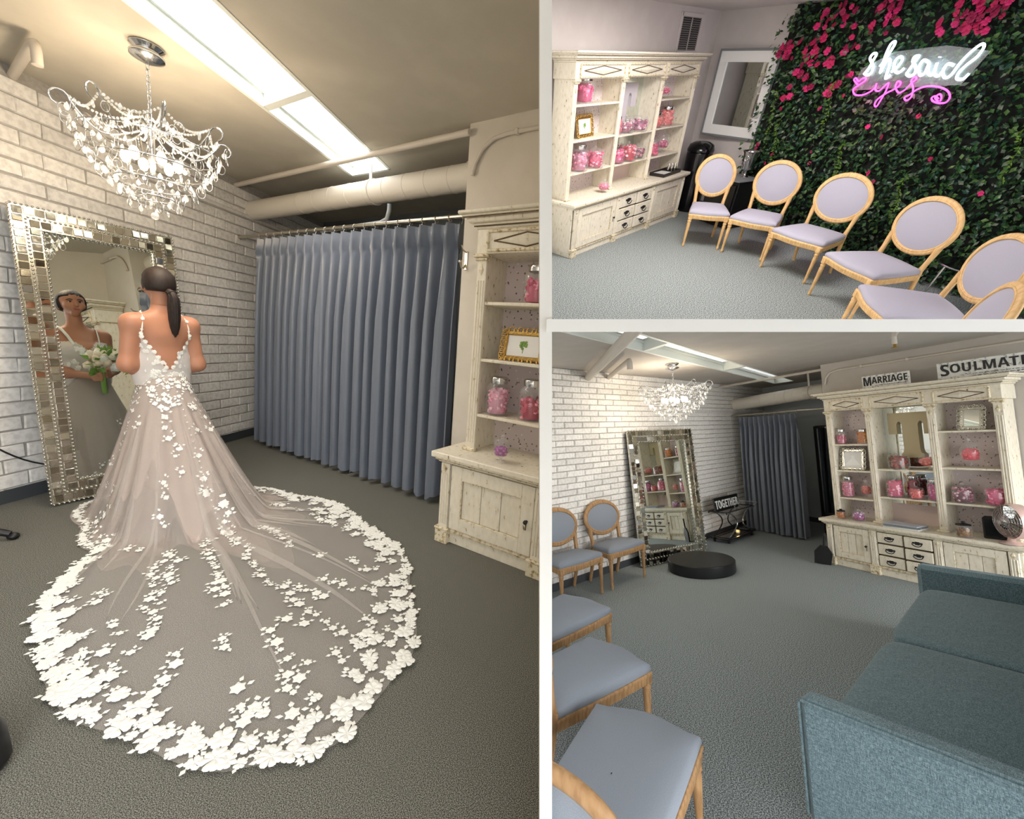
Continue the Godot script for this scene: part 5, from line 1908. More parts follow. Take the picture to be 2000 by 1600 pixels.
# ================= candy lounge, top right =================
const NEON_WHITE := [[-0.432, 0.072, -0.405, 0.131, -0.393, 0.200, -0.386, 0.257, -0.427, 0.262, -0.440, 0.217, -0.372, 0.154, -0.351, 0.097, -0.381, 0.059, -0.438, 0.076], [-0.285, 0.144, -0.253, 0.234, -0.230, 0.327, -0.235, 0.367, -0.271, 0.352, -0.278, 0.267, -0.263, 0.167, -0.249, 0.085, -0.243, 0.167, -0.219, 0.212, -0.188, 0.179, -0.173, 0.095, -0.159, 0.034, -0.125, 0.065], [-0.129, 0.095, -0.088, 0.141, -0.068, 0.207, -0.107, 0.234, -0.140, 0.199, -0.116, 0.124, -0.050, 0.089, -0.008, 0.131], [0.043, 0.082, 0.060, 0.143, 0.079, 0.208, 0.087, 0.240, 0.045, 0.234, 0.050, 0.192, 0.110, 0.138, 0.128, 0.089, 0.093, 0.061, 0.044, 0.080], [0.207, 0.190, 0.149, 0.203, 0.143, 0.139, 0.193, 0.073, 0.228, 0.097, 0.224, 0.182, 0.257, 0.100, 0.307, 0.075, 0.319, 0.115], [0.301, 0.183, 0.322, 0.094, 0.372, 0.068, 0.389, 0.103], [0.297, 0.226, 0.298, 0.236], [0.470, 0.162, 0.407, 0.173, 0.397, 0.111, 0.446, 0.058, 0.491, 0.082, 0.517, 0.185, 0.561, 0.274, 0.614, 0.333, 0.650, 0.311, 0.636, 0.234, 0.582, 0.165, 0.551, 0.099, 0.562, 0.053, 0.618, 0.050, 0.647, 0.096]]
const NEON_PINK := [[-0.454, -0.037, -0.525, 0.007, -0.512, 0.027, -0.463, -0.003, -0.433, 0.024, -0.391, 0.029, -0.388, 0.001, -0.442, -0.043, -0.485, -0.087, -0.437, -0.137, -0.347, -0.137, -0.265, -0.097, -0.223, -0.043], [-0.237, -0.017, -0.222, -0.076, -0.170, -0.088, -0.131, -0.037, -0.102, -0.010, -0.092, -0.082, -0.102, -0.166, -0.118, -0.240, -0.152, -0.220, -0.142, -0.166, -0.078, -0.107, -0.017, -0.069, 0.028, -0.031, 0.026, 0.001, -0.012, 0.008, -0.005, -0.044, 0.058, -0.094, 0.111, -0.062, 0.142, -0.004, 0.173, 0.036, 0.148, 0.054, 0.130, 0.018, 0.187, -0.047, 0.211, -0.125, 0.180, -0.162, 0.144, -0.136, 0.186, -0.104, 0.235, -0.056, 0.316, -0.025, 0.436, -0.026, 0.534, -0.054, 0.589, -0.105, 0.581, -0.155, 0.517, -0.166, 0.450, -0.152, 0.421, -0.123, 0.448, -0.107, 0.492, -0.130], [0.505, -0.154, 0.457, -0.123, 0.462, -0.099, 0.483, -0.087, 0.511, -0.111, 0.522, -0.150]]
func smooth_path(a: Array, z: float) -> Array:
	var q := []
	for i in range(0, a.size(), 2): q.append(Vector3(a[i], a[i + 1], z))
	if q.size() < 3: return q
	var o := []
	for i in q.size() - 1:
		var p0: Vector3 = q[maxi(i - 1, 0)]
		var p3: Vector3 = q[mini(i + 2, q.size() - 1)]
		for k in 5: o.append(q[i].cubic_interpolate(q[i + 1], p0, p3, k / 5.0))
	o.append(q[-1])
	return o

func neon_sign() -> void:
	# local x runs along the hedge towards the viewer, y up, z out of the hedge
	var along := Vector3(-0.324, 0, 1).normalized()
	var out := Vector3(-1, 0, -0.324).normalized()
	var o := Vector3(wxt(-1.2), 2.0, -1.2) + out * 0.25
	var t := thing("neon_sign", "glowing neon sign reading she said yes on the leafy wall", "neon sign", o, 0.0, "", Basis(along, Vector3.UP, out))
	for set in [[NEON_WHITE, M.neon_white, "white_tube", 0.014], [NEON_PINK, M.neon_pink, "pink_tube", 0.009]]:
		for s in set[0]:
			var g := Geo.new()
			g.tube(smooth_path(s, 0.012), set[3], 8)
			obj(set[2], g, set[1], t)
	var g2 := Geo.new()
	g2.slab(quad_poly([-0.52, 0.10, 0.62, 0.0, 0.72, -0.28, 0.3, -0.33, -0.2, -0.28, -0.5, -0.12]), 0.0, 0.006, Transform3D(Basis(Vector3.RIGHT, PI / 2), Vector3(0, 0, -0.012)))
	obj("acrylic_backing", g2, M.glass, t)
	for e in [[Vector3(-0.25, 0.16, 0.03), c8(210, 236, 255), 0.06], [Vector3(0.30, 0.14, 0.03), c8(210, 236, 255), 0.06], [Vector3(-0.3, -0.12, 0.03), c8(255, 60, 190), 0.06], [Vector3(0.2, -0.14, 0.03), c8(255, 60, 190), 0.06]]:
		var l := OmniLight3D.new()
		l.name = "neon_light"
		l.light_color = e[1]
		l.light_energy = e[2]
		l.light_size = 0.15
		l.omni_range = 6.0
		l.omni_attenuation = 2.0
		l.shadow_enabled = true
		t.add_child(l, true)
		l.position = e[0]

func hedge() -> void:
	rng.seed = 12
	var along := Vector3(-0.324, 0, 1).normalized()
	var out := Vector3(-1, 0, -0.324).normalized()
	var o := Vector3(wxt(-2.95), 0.0, -2.95)
	var len := 6.3
	var t := thing("living_wall", "artificial leaf wall with magenta flowers behind the row of chairs", "leaf wall", o, 0.0, "", Basis(along, Vector3.UP, out))
	var g := Geo.new()
	g.box(Vector3(len / 2, 1.4, 0.02), Vector3(len, 2.78, 0.035))
	obj("backing", g, M.hedge_back, t)
	g = Geo.new()
	leaf_into(g, Vector3.ZERO, Vector3.UP, Vector3.BACK, 1.0, 0.30)
	var leaf := g.mesh()
	var eye := EYE
	var world: Transform3D = t.transform
	var all := []
	var greens := [[0.020, 0.062, 0.020], [0.030, 0.10, 0.028], [0.012, 0.045, 0.020], [0.055, 0.15, 0.035], [0.10, 0.20, 0.05], [0.016, 0.07, 0.045], [0.16, 0.20, 0.14]]
	for k in 15000:
		var s := rng.randf_range(-0.10, len)
		var y := rng.randf_range(0.0, 2.79)
		if s < 0.12 + 0.07 * sin(y * 9.0) and rng.randf() < 0.6: continue
		var p := Vector3(s, y, 0.04 + 0.15 * rng.randf())
		var d := Vector3(rng.randf_range(-1, 1), rng.randf_range(-1.2, 0.5), rng.randf_range(0.15, 0.9)).normalized()
		var sd := d.cross(Vector3(rng.randf_range(-1, 1), rng.randf_range(-0.2, 1), 0.7)).normalized()
		var L := rng.randf_range(0.05, 0.085)
		var bs := Basis(sd, sd.cross(d) * -1.0, d) * Basis.from_scale(Vector3.ONE * L)
		var w: Vector3 = world * p
		if not kept("T", w): continue
		var c: Array = greens[[0, 0, 1, 1, 2, 2, 3, 4, 5, 6][rng.randi() % 10]]
		all.append([w.distance_to(eye) - (0.8 if p.z > 0.13 else 0.0), Transform3D(bs, p), c])
	all.sort_custom(func(a, b): return a[0] < b[0])
	var tones := []
	for c in greens:
		tones.append(flat(Color(c[0], c[1], c[2]).linear_to_srgb(), 0.4, 0.0, {"backlight_enabled": false}))
	var parts := 0
	var rest := []
	var view := func(w: Vector3) -> bool:
		var q: Vector3 = CAM.transposed() * (w - EYE)
		return q.z < -0.5 and absf(q.x / q.z) < 1000.0 / 820.0 and absf(q.y / q.z) < 800.0 / 820.0
	for e in all:
		if parts < 300 and e[1].origin.z > 0.12 and view.call(world * e[1].origin):
			obj("leaf", leaf, tones[greens.find(e[2])], t, e[1].origin, e[1].basis)
			parts += 1
		else: rest.append(e)
	var mm := MultiMesh.new()
	mm.transform_format = MultiMesh.TRANSFORM_3D
	mm.use_colors = true
	mm.mesh = leaf
	mm.instance_count = rest.size()
	for i in rest.size():
		mm.set_instance_transform(i, rest[i][1])
		mm.set_instance_color(i, Color(rest[i][2][0], rest[i][2][1], rest[i][2][2]))
	var mi := MultiMeshInstance3D.new()
	mi.name = "foliage"
	mi.multimesh = mm
	mi.material_override = flat(Color.WHITE, 0.4, 0.0, {"vertex_color_use_as_albedo": true})
	t.add_child(mi)
	stuff(mi)
	# magenta blossom clusters, thick along the top
	var fm := [flower_mesh(5, 6), flower_mesh(6, 7)]
	var spot := Vector2.ZERO
	for k in 260:
		if k % 5 == 0: spot = Vector2(rng.randf_range(0.8, 4.6), rng.randf_range(2.36, 2.72))
		var s := spot.x + rng.randf_range(-0.11, 0.11)
		var y := minf(spot.y + rng.randf_range(-0.10, 0.10), 2.75)
		if k < 80:
			if k % 5 == 0: spot = Vector2(rng.randf_range(0.05, 1.2), rng.randf_range(1.75, 2.65))
			s = maxf(0.0, spot.x + rng.randf_range(-0.09, 0.09)); y = spot.y + rng.randf_range(-0.09, 0.09)
		elif k > 236:
			y = rng.randf_range(0.9, 2.0); s = rng.randf_range(0.0, 3.6)
		if s > 1.2 and s < 3.1 and y < 2.42 and y > 1.6 and k <= 236: continue
		var p := Vector3(s, y, rng.randf_range(0.16, 0.21))
		if not kept("T", world * p): continue
		var nn := Vector3(rng.randf_range(-0.6, 0.6), rng.randf_range(-0.2, 0.6), 1).normalized()
		var sd := nn.cross(Vector3.UP).normalized()
		var r := rng.randf_range(0.026, 0.05) if k <= 236 else rng.randf_range(0.02, 0.032)
		obj("blossom", fm[k % 2], M.blossom[k % 3], t, p, Basis(sd, nn, sd.cross(nn)) * Basis.from_scale(Vector3.ONE * r))
	# fine pale vines hanging down
	for v in [[0.25, 1.85, 0.7], [0.45, 1.5, 0.5], [1.05, 2.0, 0.6], [1.5, 1.35, 0.45], [2.4, 1.1, 0.5], [3.2, 1.75, 0.55], [3.7, 1.2, 0.6], [0.1, 1.2, 0.5]]:
		g = Geo.new()
		for k in 46:
			var u := k / 45.0
			var p := Vector3(v[0] + 0.10 * u * u - 0.02 * sin(u * 9.0), v[1] - v[2] * u, 0.19)
			var d := Vector3(rng.randf_range(-1, 1), rng.randf_range(-1, 0.2), rng.randf_range(0, 0.8)).normalized()
			leaf_into(g, p, d.cross(Vector3(0.3, 1, 0.2)).normalized(), d, 0.045, 0.010)
		stuff(obj("hanging_vine", g, M.vine, t))

func things_top() -> void:
	enter("T")
	var cab := cabinet("wide cream hutch cabinet full of pink sweets under the wall vent", Vector3(4.80, 0, -3.70), 0.0, 3.05, 0.50, 0.72, 2.27, [0.06, 1.05, 2.03, 2.99], [[1.03, 1.40, 1.77], [1.02, 1.38], [1.01, 1.39, 1.75]], -0.0)
	var zf := -4.0
	var pink := [[0.93, 0.35, 0.58], [0.96, 0.62, 0.75], [0.85, 0.2, 0.45]]
	var red := [[0.8, 0.12, 0.25], [0.92, 0.4, 0.5], [0.9, 0.75, 0.78]]
	jar("tall", "tall chrome-lidded jar of hot pink sweets on the upper left shelf", Vector3(5.20, 1.77, zf), 0.13, 0.27, 0.95, pink, 0.045)
	easel_frame("gold filigree frame with a green sprig below the hot pink jar", Vector3(5.30, 1.408, zf), 0.1, 0.36, 0.23, 0.035, M.brass, true, "sprig")
	jar("tall", "tall jar of pale pink wrapped sweets at the lower left", Vector3(5.18, 1.03, zf + 0.03), 0.125, 0.31, 0.95, [[0.96, 0.62, 0.74], [0.94, 0.7, 0.8]], 0.042)
	jar("cookie", "round jar of rose sweets right of the tall pale pink jar", Vector3(5.52, 1.03, zf + 0.03), 0.14, 0.27, 0.9, [[0.92, 0.4, 0.55], [0.95, 0.62, 0.7], [0.85, 0.3, 0.45]], 0.04)
	jar("bowl", "small pink sugar bowl on the left end of the worktop", Vector3(5.62, 0.72, -3.82), 0.085, 0.17, 0.9, [[0.96, 0.55, 0.68], [0.95, 0.6, 0.72]], 0.02)
	letter_t("large white block letter T before the mirror of the wide cabinet", Vector3(6.28, 1.38, -4.185), 0.66, 0.56, 0.05, M.letter_pale)
	jar("tall", "straight jar of pink sticks at the left of the middle shelf", Vector3(5.99, 1.38, zf), 0.09, 0.22, 1.2, [[0.96, 0.45, 0.55], [0.95, 0.5, 0.6]], 0.028)
	jar("cookie", "squat cookie jar of striped sweets in front on the middle shelf", Vector3(6.53, 1.38, zf + 0.0), 0.16, 0.22, 0.85, [[0.75, 0.4, 0.55], [0.92, 0.75, 0.8], [0.5, 0.25, 0.35]], 0.045)
	jar("cookie", "cookie jar of striped sweets behind the squat one", Vector3(6.21, 1.38, zf), 0.13, 0.22, 0.75, [[0.7, 0.4, 0.5], [0.92, 0.8, 0.82]], 0.04)
	jar("cookie", "low jar of pink sweets at the left of the lower middle shelf", Vector3(6.06, 1.02, zf + 0.03), 0.12, 0.22, 1.0, pink, 0.036)
	jar("cookie", "low jar of red wrapped sweets in the centre of the lower middle shelf", Vector3(6.34, 1.02, zf + 0.03), 0.14, 0.25, 1.0, red, 0.045)
	jar("cookie", "low jar of brown and rose sweets right of the red one", Vector3(6.62, 1.02, zf + 0.02), 0.13, 0.2, 0.85, [[0.5, 0.2, 0.28], [0.8, 0.5, 0.58], [0.9, 0.8, 0.8]], 0.04)
	jar("bowl", "round footed jar of pink sugar on the upper right shelf", Vector3(7.06, 1.75, zf), 0.13, 0.26, 0.7, [[0.95, 0.5, 0.62]], 0.024)
	jar("tall", "short jar of coral sweets at the left of the right middle shelf", Vector3(7.02, 1.39, zf), 0.12, 0.2, 1.0, [[0.94, 0.42, 0.42], [0.96, 0.55, 0.52]], 0.034)
	jar("tall", "tall jar of coral sweets at the right of the right middle shelf", Vector3(7.34, 1.39, zf), 0.13, 0.26, 1.1, [[0.95, 0.45, 0.45], [0.97, 0.6, 0.58]], 0.034)
	jar("cookie", "jar of hot pink balls on the lower right shelf", Vector3(7.08, 1.01, zf), 0.12, 0.27, 0.75, [[0.92, 0.3, 0.5], [0.95, 0.45, 0.6]], 0.036)
	jar("globe", "tall footed jar of rose sweets on the lower right shelf", Vector3(7.38, 1.01, zf), 0.11, 0.33, 0.72, [[0.8, 0.35, 0.5], [0.9, 0.65, 0.72]], 0.034)
	# tray on the right end of the worktop
	var tr := thing("serving_tray", "dark tray on the right end of the cabinet worktop", "tray", Vector3(7.42, 0.72, -3.86), 0.06)
	var g := Geo.new()
	g.box(Vector3(0, 0.01, 0), Vector3(0.62, 0.02, 0.26), 0.004)
	for s in [[0, 0.03, 0.125, 0.62, 0.04, 0.012], [0, 0.03, -0.125, 0.62, 0.04, 0.012]]: g.box(Vector3(s[0], s[1], s[2]), Vector3(s[3], s[4], s[5]), 0.003)
	for s in [-0.305, 0.305]: g.box(Vector3(s, 0.03, 0), Vector3(0.012, 0.04, 0.26), 0.003)
	obj("tray_body", g, M.black_wood, tr)
	g = Geo.new()
	g.box(Vector3(-0.1, 0.026, 0), Vector3(0.28, 0.012, 0.19), 0.002)
	metas(obj("stacked_cards", g, M.paper, null, Vector3(7.42, 0.722, -3.86)), "stack of white cards on the dark tray", "cards")
	for k in 3:
		var d := thing("small_bottle", ["little silver bottle at the left on the dark tray", "little silver bottle in the middle of the dark tray", "little silver bottle at the right on the dark tray"][k], "bottle", Vector3(7.52 + 0.07 * k, 0.74, -3.87 + 0.02 * k), 0.0, "bottles on the dark tray")
		g = Geo.new()
		g.lathe([Vector2(0, 0), Vector2(0.028, 0), Vector2(0.03, 0.06), Vector2(0.012, 0.09), Vector2(0.012, 0.12), Vector2(0, 0.125)], 12)
		obj("bottle_body", g, M.silver, d)
	# vent high on the back wall
	var v := thing("wall_vent", "white louvred air vent high on the wall above the cabinet", "vent", Vector3(7.98, 2.26, -4.25))
	g = Geo.new()
	g.box(Vector3(0, 0.23, 0.004), Vector3(0.60, 0.47, 0.006))
	obj("duct_shade", g, M.black, v)  # black sheet standing in for the shade inside the duct
	g = Geo.new()
	for s in [[0, 0.02, 0.66, 0.05], [0, 0.45, 0.66, 0.05], [-0.31, 0.235, 0.05, 0.48], [0.31, 0.235, 0.05, 0.48]]: g.box(Vector3(s[0], s[1], 0.012), Vector3(s[2], s[3], 0.02), 0.004)
	g.box(Vector3(0, 0.235, 0.015), Vector3(0.012, 0.42, 0.012))
	obj("frame", g, M.paint_t, v)
	for k in 16:
		g = Geo.new()
		g.box(Vector3(0, 0.055 + k * 0.0245, 0.014), Vector3(0.58, 0.004, 0.018), 0.0, Basis(Vector3.RIGHT, 0.6))
		obj("louvre", g, M.vent_slat, v)
	# framed mirror on the right wall
	var along := Vector3(-0.324, 0, 1).normalized()
	var out := Vector3(-1, 0, -0.324).normalized()
	var wm := thing("wall_mirror", "white-framed mirror hanging between the corner and the leaf wall", "mirror", Vector3(wxt(-3.45), 1.19, -3.45) + out * 0.07, 0.0, "", Basis(Vector3.UP, deg_to_rad(7.0)) * Basis(along, Vector3.UP, out))
	g = Geo.new()
	var w := 1.02
	var hh := 1.13
	var b := 0.15
	for s in [[0, b / 2, w, b], [0, hh - b / 2, w, b], [-w / 2 + b / 2, hh / 2, b, hh - 2 * b], [w / 2 - b / 2, hh / 2, b, hh - 2 * b]]: g.box(Vector3(s[0], s[1], 0.016), Vector3(s[2], s[3], 0.03), 0.003)
	obj("white_border", g, M.white_wall, wm)
	g = Geo.new()
	for s in [[0, 0.0, w + 0.03, 0.03], [0, hh, w + 0.03, 0.03], [-w / 2, hh / 2, 0.03, hh], [w / 2, hh / 2, 0.03, hh]]: g.box(Vector3(s[0], s[1], 0.022), Vector3(s[2], s[3], 0.044), 0.004)
	obj("outer_frame", g, M.grey_frame, wm)
	g = Geo.new()
	g.box(Vector3(0, hh / 2, 0.008), Vector3(w - 2 * b + 0.01, hh - 2 * b + 0.01, 0.008))
	obj("glass", g, M.mirror, wm)
	# black pedal bin
	var bin := thing("pedal_bin", "tall glossy black bin in the corner beside the cabinet", "bin", Vector3(8.42, 0, -3.80))
	g = Geo.new()
	g.lathe([Vector2(0, 0), Vector2(0.215, 0), Vector2(0.22, 0.02), Vector2(0.22, 0.94), Vector2(0.0, 0.95)], 28)
	obj("bin_body", g, M.black_gloss, bin)
	g = Geo.new()
	g.lathe([Vector2(0.225, 0.955), Vector2(0.228, 0.985), Vector2(0.20, 1.06), Vector2(0.12, 1.10), Vector2(0, 1.11)], 28)
	obj("lid", g, M.black_gloss, bin)
	g = Geo.new()
	g.box(Vector3(-0.06, 0.88, 0.214), Vector3(0.07, 0.02, 0.012), 0.002)
	obj("badge", g, M.paper, bin)
	# low black glass-door fridge with things on it
	var fr := thing("mini_fridge", "low black glass-fronted fridge behind the first two chairs", "fridge", Vector3(8.02, 0, -2.95), -PI / 2 - 0.32)
	g = Geo.new()
	g.box(Vector3(0, 0.36, -0.02), Vector3(0.62, 0.70, 0.46), 0.01)
	obj("fridge_body", g, M.black, fr)
	g = Geo.new()
	g.box(Vector3(0, 0.35, 0.222), Vector3(0.56, 0.62, 0.02), 0.004)
	obj("glass_door", g, M.black_gloss, fr)
	g = Geo.new()
	g.box(Vector3(0, 0.722, 0.0), Vector3(0.66, 0.02, 0.5), 0.004)
	obj("top_board", g, M.grey_frame, fr)
	var bk := thing("ice_bucket", "silver ice bucket on a stem standing on the mini fridge", "bucket", Vector3(8.10, 0.735, -2.82))
	g = Geo.new()
	g.lathe([Vector2(0.06, 0), Vector2(0.055, 0.01), Vector2(0.02, 0.03), Vector2(0.02, 0.09), Vector2(0.085, 0.115), Vector2(0.11, 0.33), Vector2(0.135, 0.36), Vector2(0.125, 0.362), Vector2(0.10, 0.33), Vector2(0.075, 0.13), Vector2(0, 0.125)], 24)
	obj("bucket_body", g, M.chrome, bk)
	for s in [-1.0, 1.0]:
		g = Geo.new()
		var ring := []
		for i in 12: ring.append(Vector3(s * 0.125, 0.27 + sin(TAU * i / 12) * 0.035, cos(TAU * i / 12) * 0.035))
		g.tube(ring, 0.006, 6, true)
		obj("ring_handle", g, M.chrome, bk)
	var pl := thing("covered_plate", "round white plate with dark pieces on the mini fridge", "plate", Vector3(8.0, 0.733, -3.08))
	g = Geo.new()
	g.lathe([Vector2(0, 0), Vector2(0.09, 0), Vector2(0.15, 0.02), Vector2(0.15, 0.026), Vector2(0.09, 0.01), Vector2(0, 0.008)], 24)
	obj("plate_body", g, M.paper, pl)
	g = Geo.new()
	for k in 5: g.ball(Vector3(cos(k * 1.3) * 0.05, 0.02, sin(k * 1.3) * 0.05), Vector3(0.035, 0.016, 0.03), 8)
	obj("pieces", g, M.black, pl)
	# chairs in an arc before the leaf wall
	var grp := "grey round-backed chairs before the leaf wall"
	for c in [[6.80, -2.72, -62.0, 0.56, 0.56, "pale grey round-backed chair nearest the cream cabinet"], [6.92, -2.04, -86.0, 0.62, 0.58, "pale grey round-backed chair second from the cream cabinet"], [6.64, -1.28, -106.0, 0.70, 0.62, "pale grey round-backed chair in the middle of the arc"], [6.02, -0.46, -126.0, 0.72, 0.66, "pale grey round-backed chair fourth from the cream cabinet"], [5.08, 0.04, -150.0, 0.72, 0.70, "pale grey round-backed chair whose seat nears the lower edge"], [3.92, 0.02, -172.0, 0.72, 0.70, "pale grey round-backed chair cut by the lower edge"]]:
		chair(c[5], Vector3(c[0], 0, c[1]), deg_to_rad(c[2]), c[3], c[4], 0.50, 1.12, M.wood_t_lit, M.linen_t_lit, grp)
	var tb := thing("side_table", "small round dark glass side table behind the last chairs", "side table", Vector3(6.95, 0, 0.30))
	g = Geo.new()
	g.lathe([Vector2(0, 0.42), Vector2(0.27, 0.42), Vector2(0.28, 0.428), Vector2(0.27, 0.436), Vector2(0, 0.436)], 30)
	obj("glass_top", g, M.black_gloss, tb)
	g = Geo.new()
	var rim := []
	for i in 30: rim.append(Vector3(cos(TAU * i / 30) * 0.28, 0.428, sin(TAU * i / 30) * 0.28))
	g.tube(rim, 0.01, 6, true)
	obj("rim", g, M.chrome, tb)
	for k in 3:
		g = Geo.new()
		var a := TAU * k / 3
		g.tube([Vector3(cos(a) * 0.22, 0.42, sin(a) * 0.22), Vector3(cos(a) * 0.26, 0, sin(a) * 0.26)], 0.012, 6)
		obj("leg", g, M.chrome, tb)
	hedge()
	neon_sign()

# ================= seating lounge, bottom right =================
func lettered_board(label: String, at: Vector3, bs: Basis, w: float, h: float, text: String, board: Material, ink: Material, size: float, lines: int, serif := false) -> void:
	var t := thing("lettered_sign", label, "sign", at, 0.0, "", bs)
	var g := Geo.new()
	g.box(Vector3(w / 2, h / 2, 0), Vector3(w, h, 0.018), 0.004)
	obj("board", g, board, t)
	var f := SystemFont.new()
	f.font_names = PackedStringArray(["Droid Serif" if serif else "Droid Sans"])
	f.font_weight = 700
	# capitals with a larger first letter
	var boxes := []
	var made := []
	for part in [text.substr(0, 1), text.substr(1)]:
		var tm := TextMesh.new()
		tm.text = part
		tm.font = f
		tm.font_size = 64
		tm.pixel_size = 0.01
		tm.depth = 0.3
		tm.horizontal_alignment = HORIZONTAL_ALIGNMENT_LEFT
		tm.vertical_alignment = VERTICAL_ALIGNMENT_BOTTOM
		made.append(tm); boxes.append(tm.get_aabb())
	var big := 1.3 if lines > 0 else 1.0
	var gap := 0.05
	var sx: float = w * 0.92 / (boxes[0].size.x * big + gap + boxes[1].size.x)
	var x := w * 0.04
	var y := h * (0.5 if lines <= 0 else 0.60) - size / 2.0
	for k in 2:
		var am := ArrayMesh.new()
		am.add_surface_from_arrays(Mesh.PRIMITIVE_TRIANGLES, made[k].get_mesh_arrays())
		var m := big if k == 0 else 1.0
		var sc := Vector3(sx * m, size * m / boxes[k].size.y, 0.02)
		obj("lettering", am, ink, t, Vector3(x - boxes[k].position.x * sc.x, (y if k == 1 else y - size * (m - 1.0) * 0.8) - boxes[k].position.y * sc.y, 0.011), Basis.from_scale(sc))
		x += (boxes[k].size.x * m + gap) * sx
	rng.seed = 6
	for k in maxi(lines, 0):
		g = Geo.new()
		var y2 := h * (0.20 - 0.11 * k)
		var x0 := w * (0.3 + 0.06 * k)
		while x0 < w * 0.9:
			var L := rng.randf_range(0.015, 0.05) * w
			var p := []
			for i in 9: p.append(Vector3(x0 + L * i / 8.0, y2 + sin(i * 2.3) * h * 0.022 + w * 0.0, 0.0105))
			g.tube(p, h * 0.010, 4)
			x0 += L + w * 0.012
		stuff(obj("script_line", g, ink, t))

func things_bottom() -> void:
	enter("B")
	var along := Vector3(-0.269, 0, -1).normalized()
	var out := Vector3(1, 0, -0.269).normalized()
	var foot := Vector3(bxb(0), 0, 0) + along * 3.95 + out * 0.20
	var face := Basis(Vector3.UP, deg_to_rad(-13.0)) * out
	var span := Basis(Vector3.UP, deg_to_rad(-13.0)) * along
	var rise := (Vector3.UP * 1.88 - face * 0.13).normalized()
	floor_mirror("silver mosaic-framed floor mirror behind the round black podium", Transform3D(Basis(span, rise, span.cross(rise)), foot + Vector3(0, 0.012, 0)), 1.27, 1.9, 0.17, 0.062, false)
	curtain("short blue-grey satin curtain drawn open beside the alcove", -5.74, -4.66, 0.03, 2.09, -7.10, 11, 0.075, 9, bxb(-7.1), -3.93, "nickel curtain rod above the short curtain", -0.02)
	chandelier("crystal chandelier with glowing bulbs above the round podium", Vector3(-4.22, 2.758, -4.05), 0.27, 0.42, 0.50, 0.85, c8(255, 238, 214))
	var pd := thing("round_podium", "low round black podium on the carpet before the mirror", "podium", Vector3(-4.42, 0, -4.50))
	var g := Geo.new()
	g.lathe([Vector2(0, 0), Vector2(0.40, 0), Vector2(0.405, 0.01), Vector2(0.405, 0.135), Vector2(0.395, 0.145), Vector2(0, 0.145)], 48, Vector3.ZERO, Basis.IDENTITY, 0.95, 1.12)
	obj("podium_body", g, M.podium, pd)
	var cab := cabinet("cream hutch cabinet with sweets, fan and lettered signs behind the sofa", Vector3(-3.79, 0, -6.141), 0.0, 1.79, 0.45, 0.605, 2.31, [0.05, 0.55, 1.17, 1.74], [[0.885, 1.25, 1.60], [0.94, 1.285], [0.94, 1.33, 1.74]], 0.03)
	var z := -6.38
	jar("tall", "small pink jar on the top left shelf beside the orange one", Vector3(-3.62, 1.60, z), 0.06, 0.21, 0.8, [[0.85, 0.35, 0.5], [0.92, 0.6, 0.7]], 0.02)
	jar("tall", "jar of orange sweets on the top left shelf", Vector3(-3.36, 1.60, z), 0.075, 0.2, 1.15, [[0.9, 0.55, 0.15], [0.95, 0.7, 0.3], [0.8, 0.4, 0.1]], 0.024)
	easel_frame("silver frame with a picture of a bride on the second left shelf", Vector3(-3.52, 1.258, z), 0.1, 0.25, 0.27, 0.03, M.silver, true, "bride")
	jar("tall", "tall chrome-lidded jar of pink pearls on the third left shelf", Vector3(-3.60, 0.885, z), 0.07, 0.28, 0.98, [[0.9, 0.5, 0.62], [0.95, 0.7, 0.78]], 0.022)
	jar("globe", "footed vase of coral sweets on the third left shelf", Vector3(-3.39, 0.885, z), 0.06, 0.24, 0.9, [[0.95, 0.5, 0.45], [0.97, 0.7, 0.65]], 0.022)
	jar("canister", "amber jar with a black lid at the left end of the worktop", Vector3(-3.64, 0.605, -6.24), 0.055, 0.13, 0.9, [[0.75, 0.4, 0.1], [0.85, 0.55, 0.2]], 0.024)
	jar("cookie", "jar of lilac sweets beside the amber jar on the worktop", Vector3(-3.44, 0.605, -6.26), 0.075, 0.15, 0.95, [[0.7, 0.35, 0.6], [0.9, 0.8, 0.9], [0.6, 0.3, 0.5]], 0.03)
	letter_t("tall gold block letter T before the mirror of the lounge cabinet", Vector3(-2.93, 1.42, -6.58), 0.44, 0.56, 0.05, M.letter)
	jar("cookie", "wide jar of red and green sweets on the upper middle shelf", Vector3(-3.01, 1.285, z), 0.105, 0.22, 0.95, [[0.55, 0.12, 0.08], [0.35, 0.4, 0.12], [0.7, 0.25, 0.15]], 0.026)
	jar("bowl", "footed glass bowl of coral sweets on the upper middle shelf", Vector3(-2.72, 1.285, z), 0.095, 0.24, 0.85, [[0.95, 0.45, 0.4], [0.96, 0.6, 0.55]], 0.026)
	jar("cookie", "jar of large pink sweets at the left of the lower middle shelf", Vector3(-3.06, 0.94, z + 0.03), 0.085, 0.24, 1.1, [[0.9, 0.35, 0.5], [0.95, 0.65, 0.75]], 0.032)
	jar("tall", "jar of dark red sweets behind the large pink ones", Vector3(-2.94, 0.94, z - 0.10), 0.065, 0.27, 1.0, [[0.6, 0.1, 0.2], [0.8, 0.3, 0.4]], 0.028)
	jar("cookie", "small square-shouldered jar of coral sweets in the lower middle", Vector3(-2.85, 0.94, z + 0.04), 0.07, 0.16, 0.95, [[0.93, 0.35, 0.35], [0.95, 0.5, 0.45]], 0.022)
	jar("tall", "jar of magenta sweets at the right of the lower middle shelf", Vector3(-2.68, 0.94, z + 0.03), 0.07, 0.25, 1.05, [[0.75, 0.15, 0.45], [0.85, 0.4, 0.6]], 0.022)
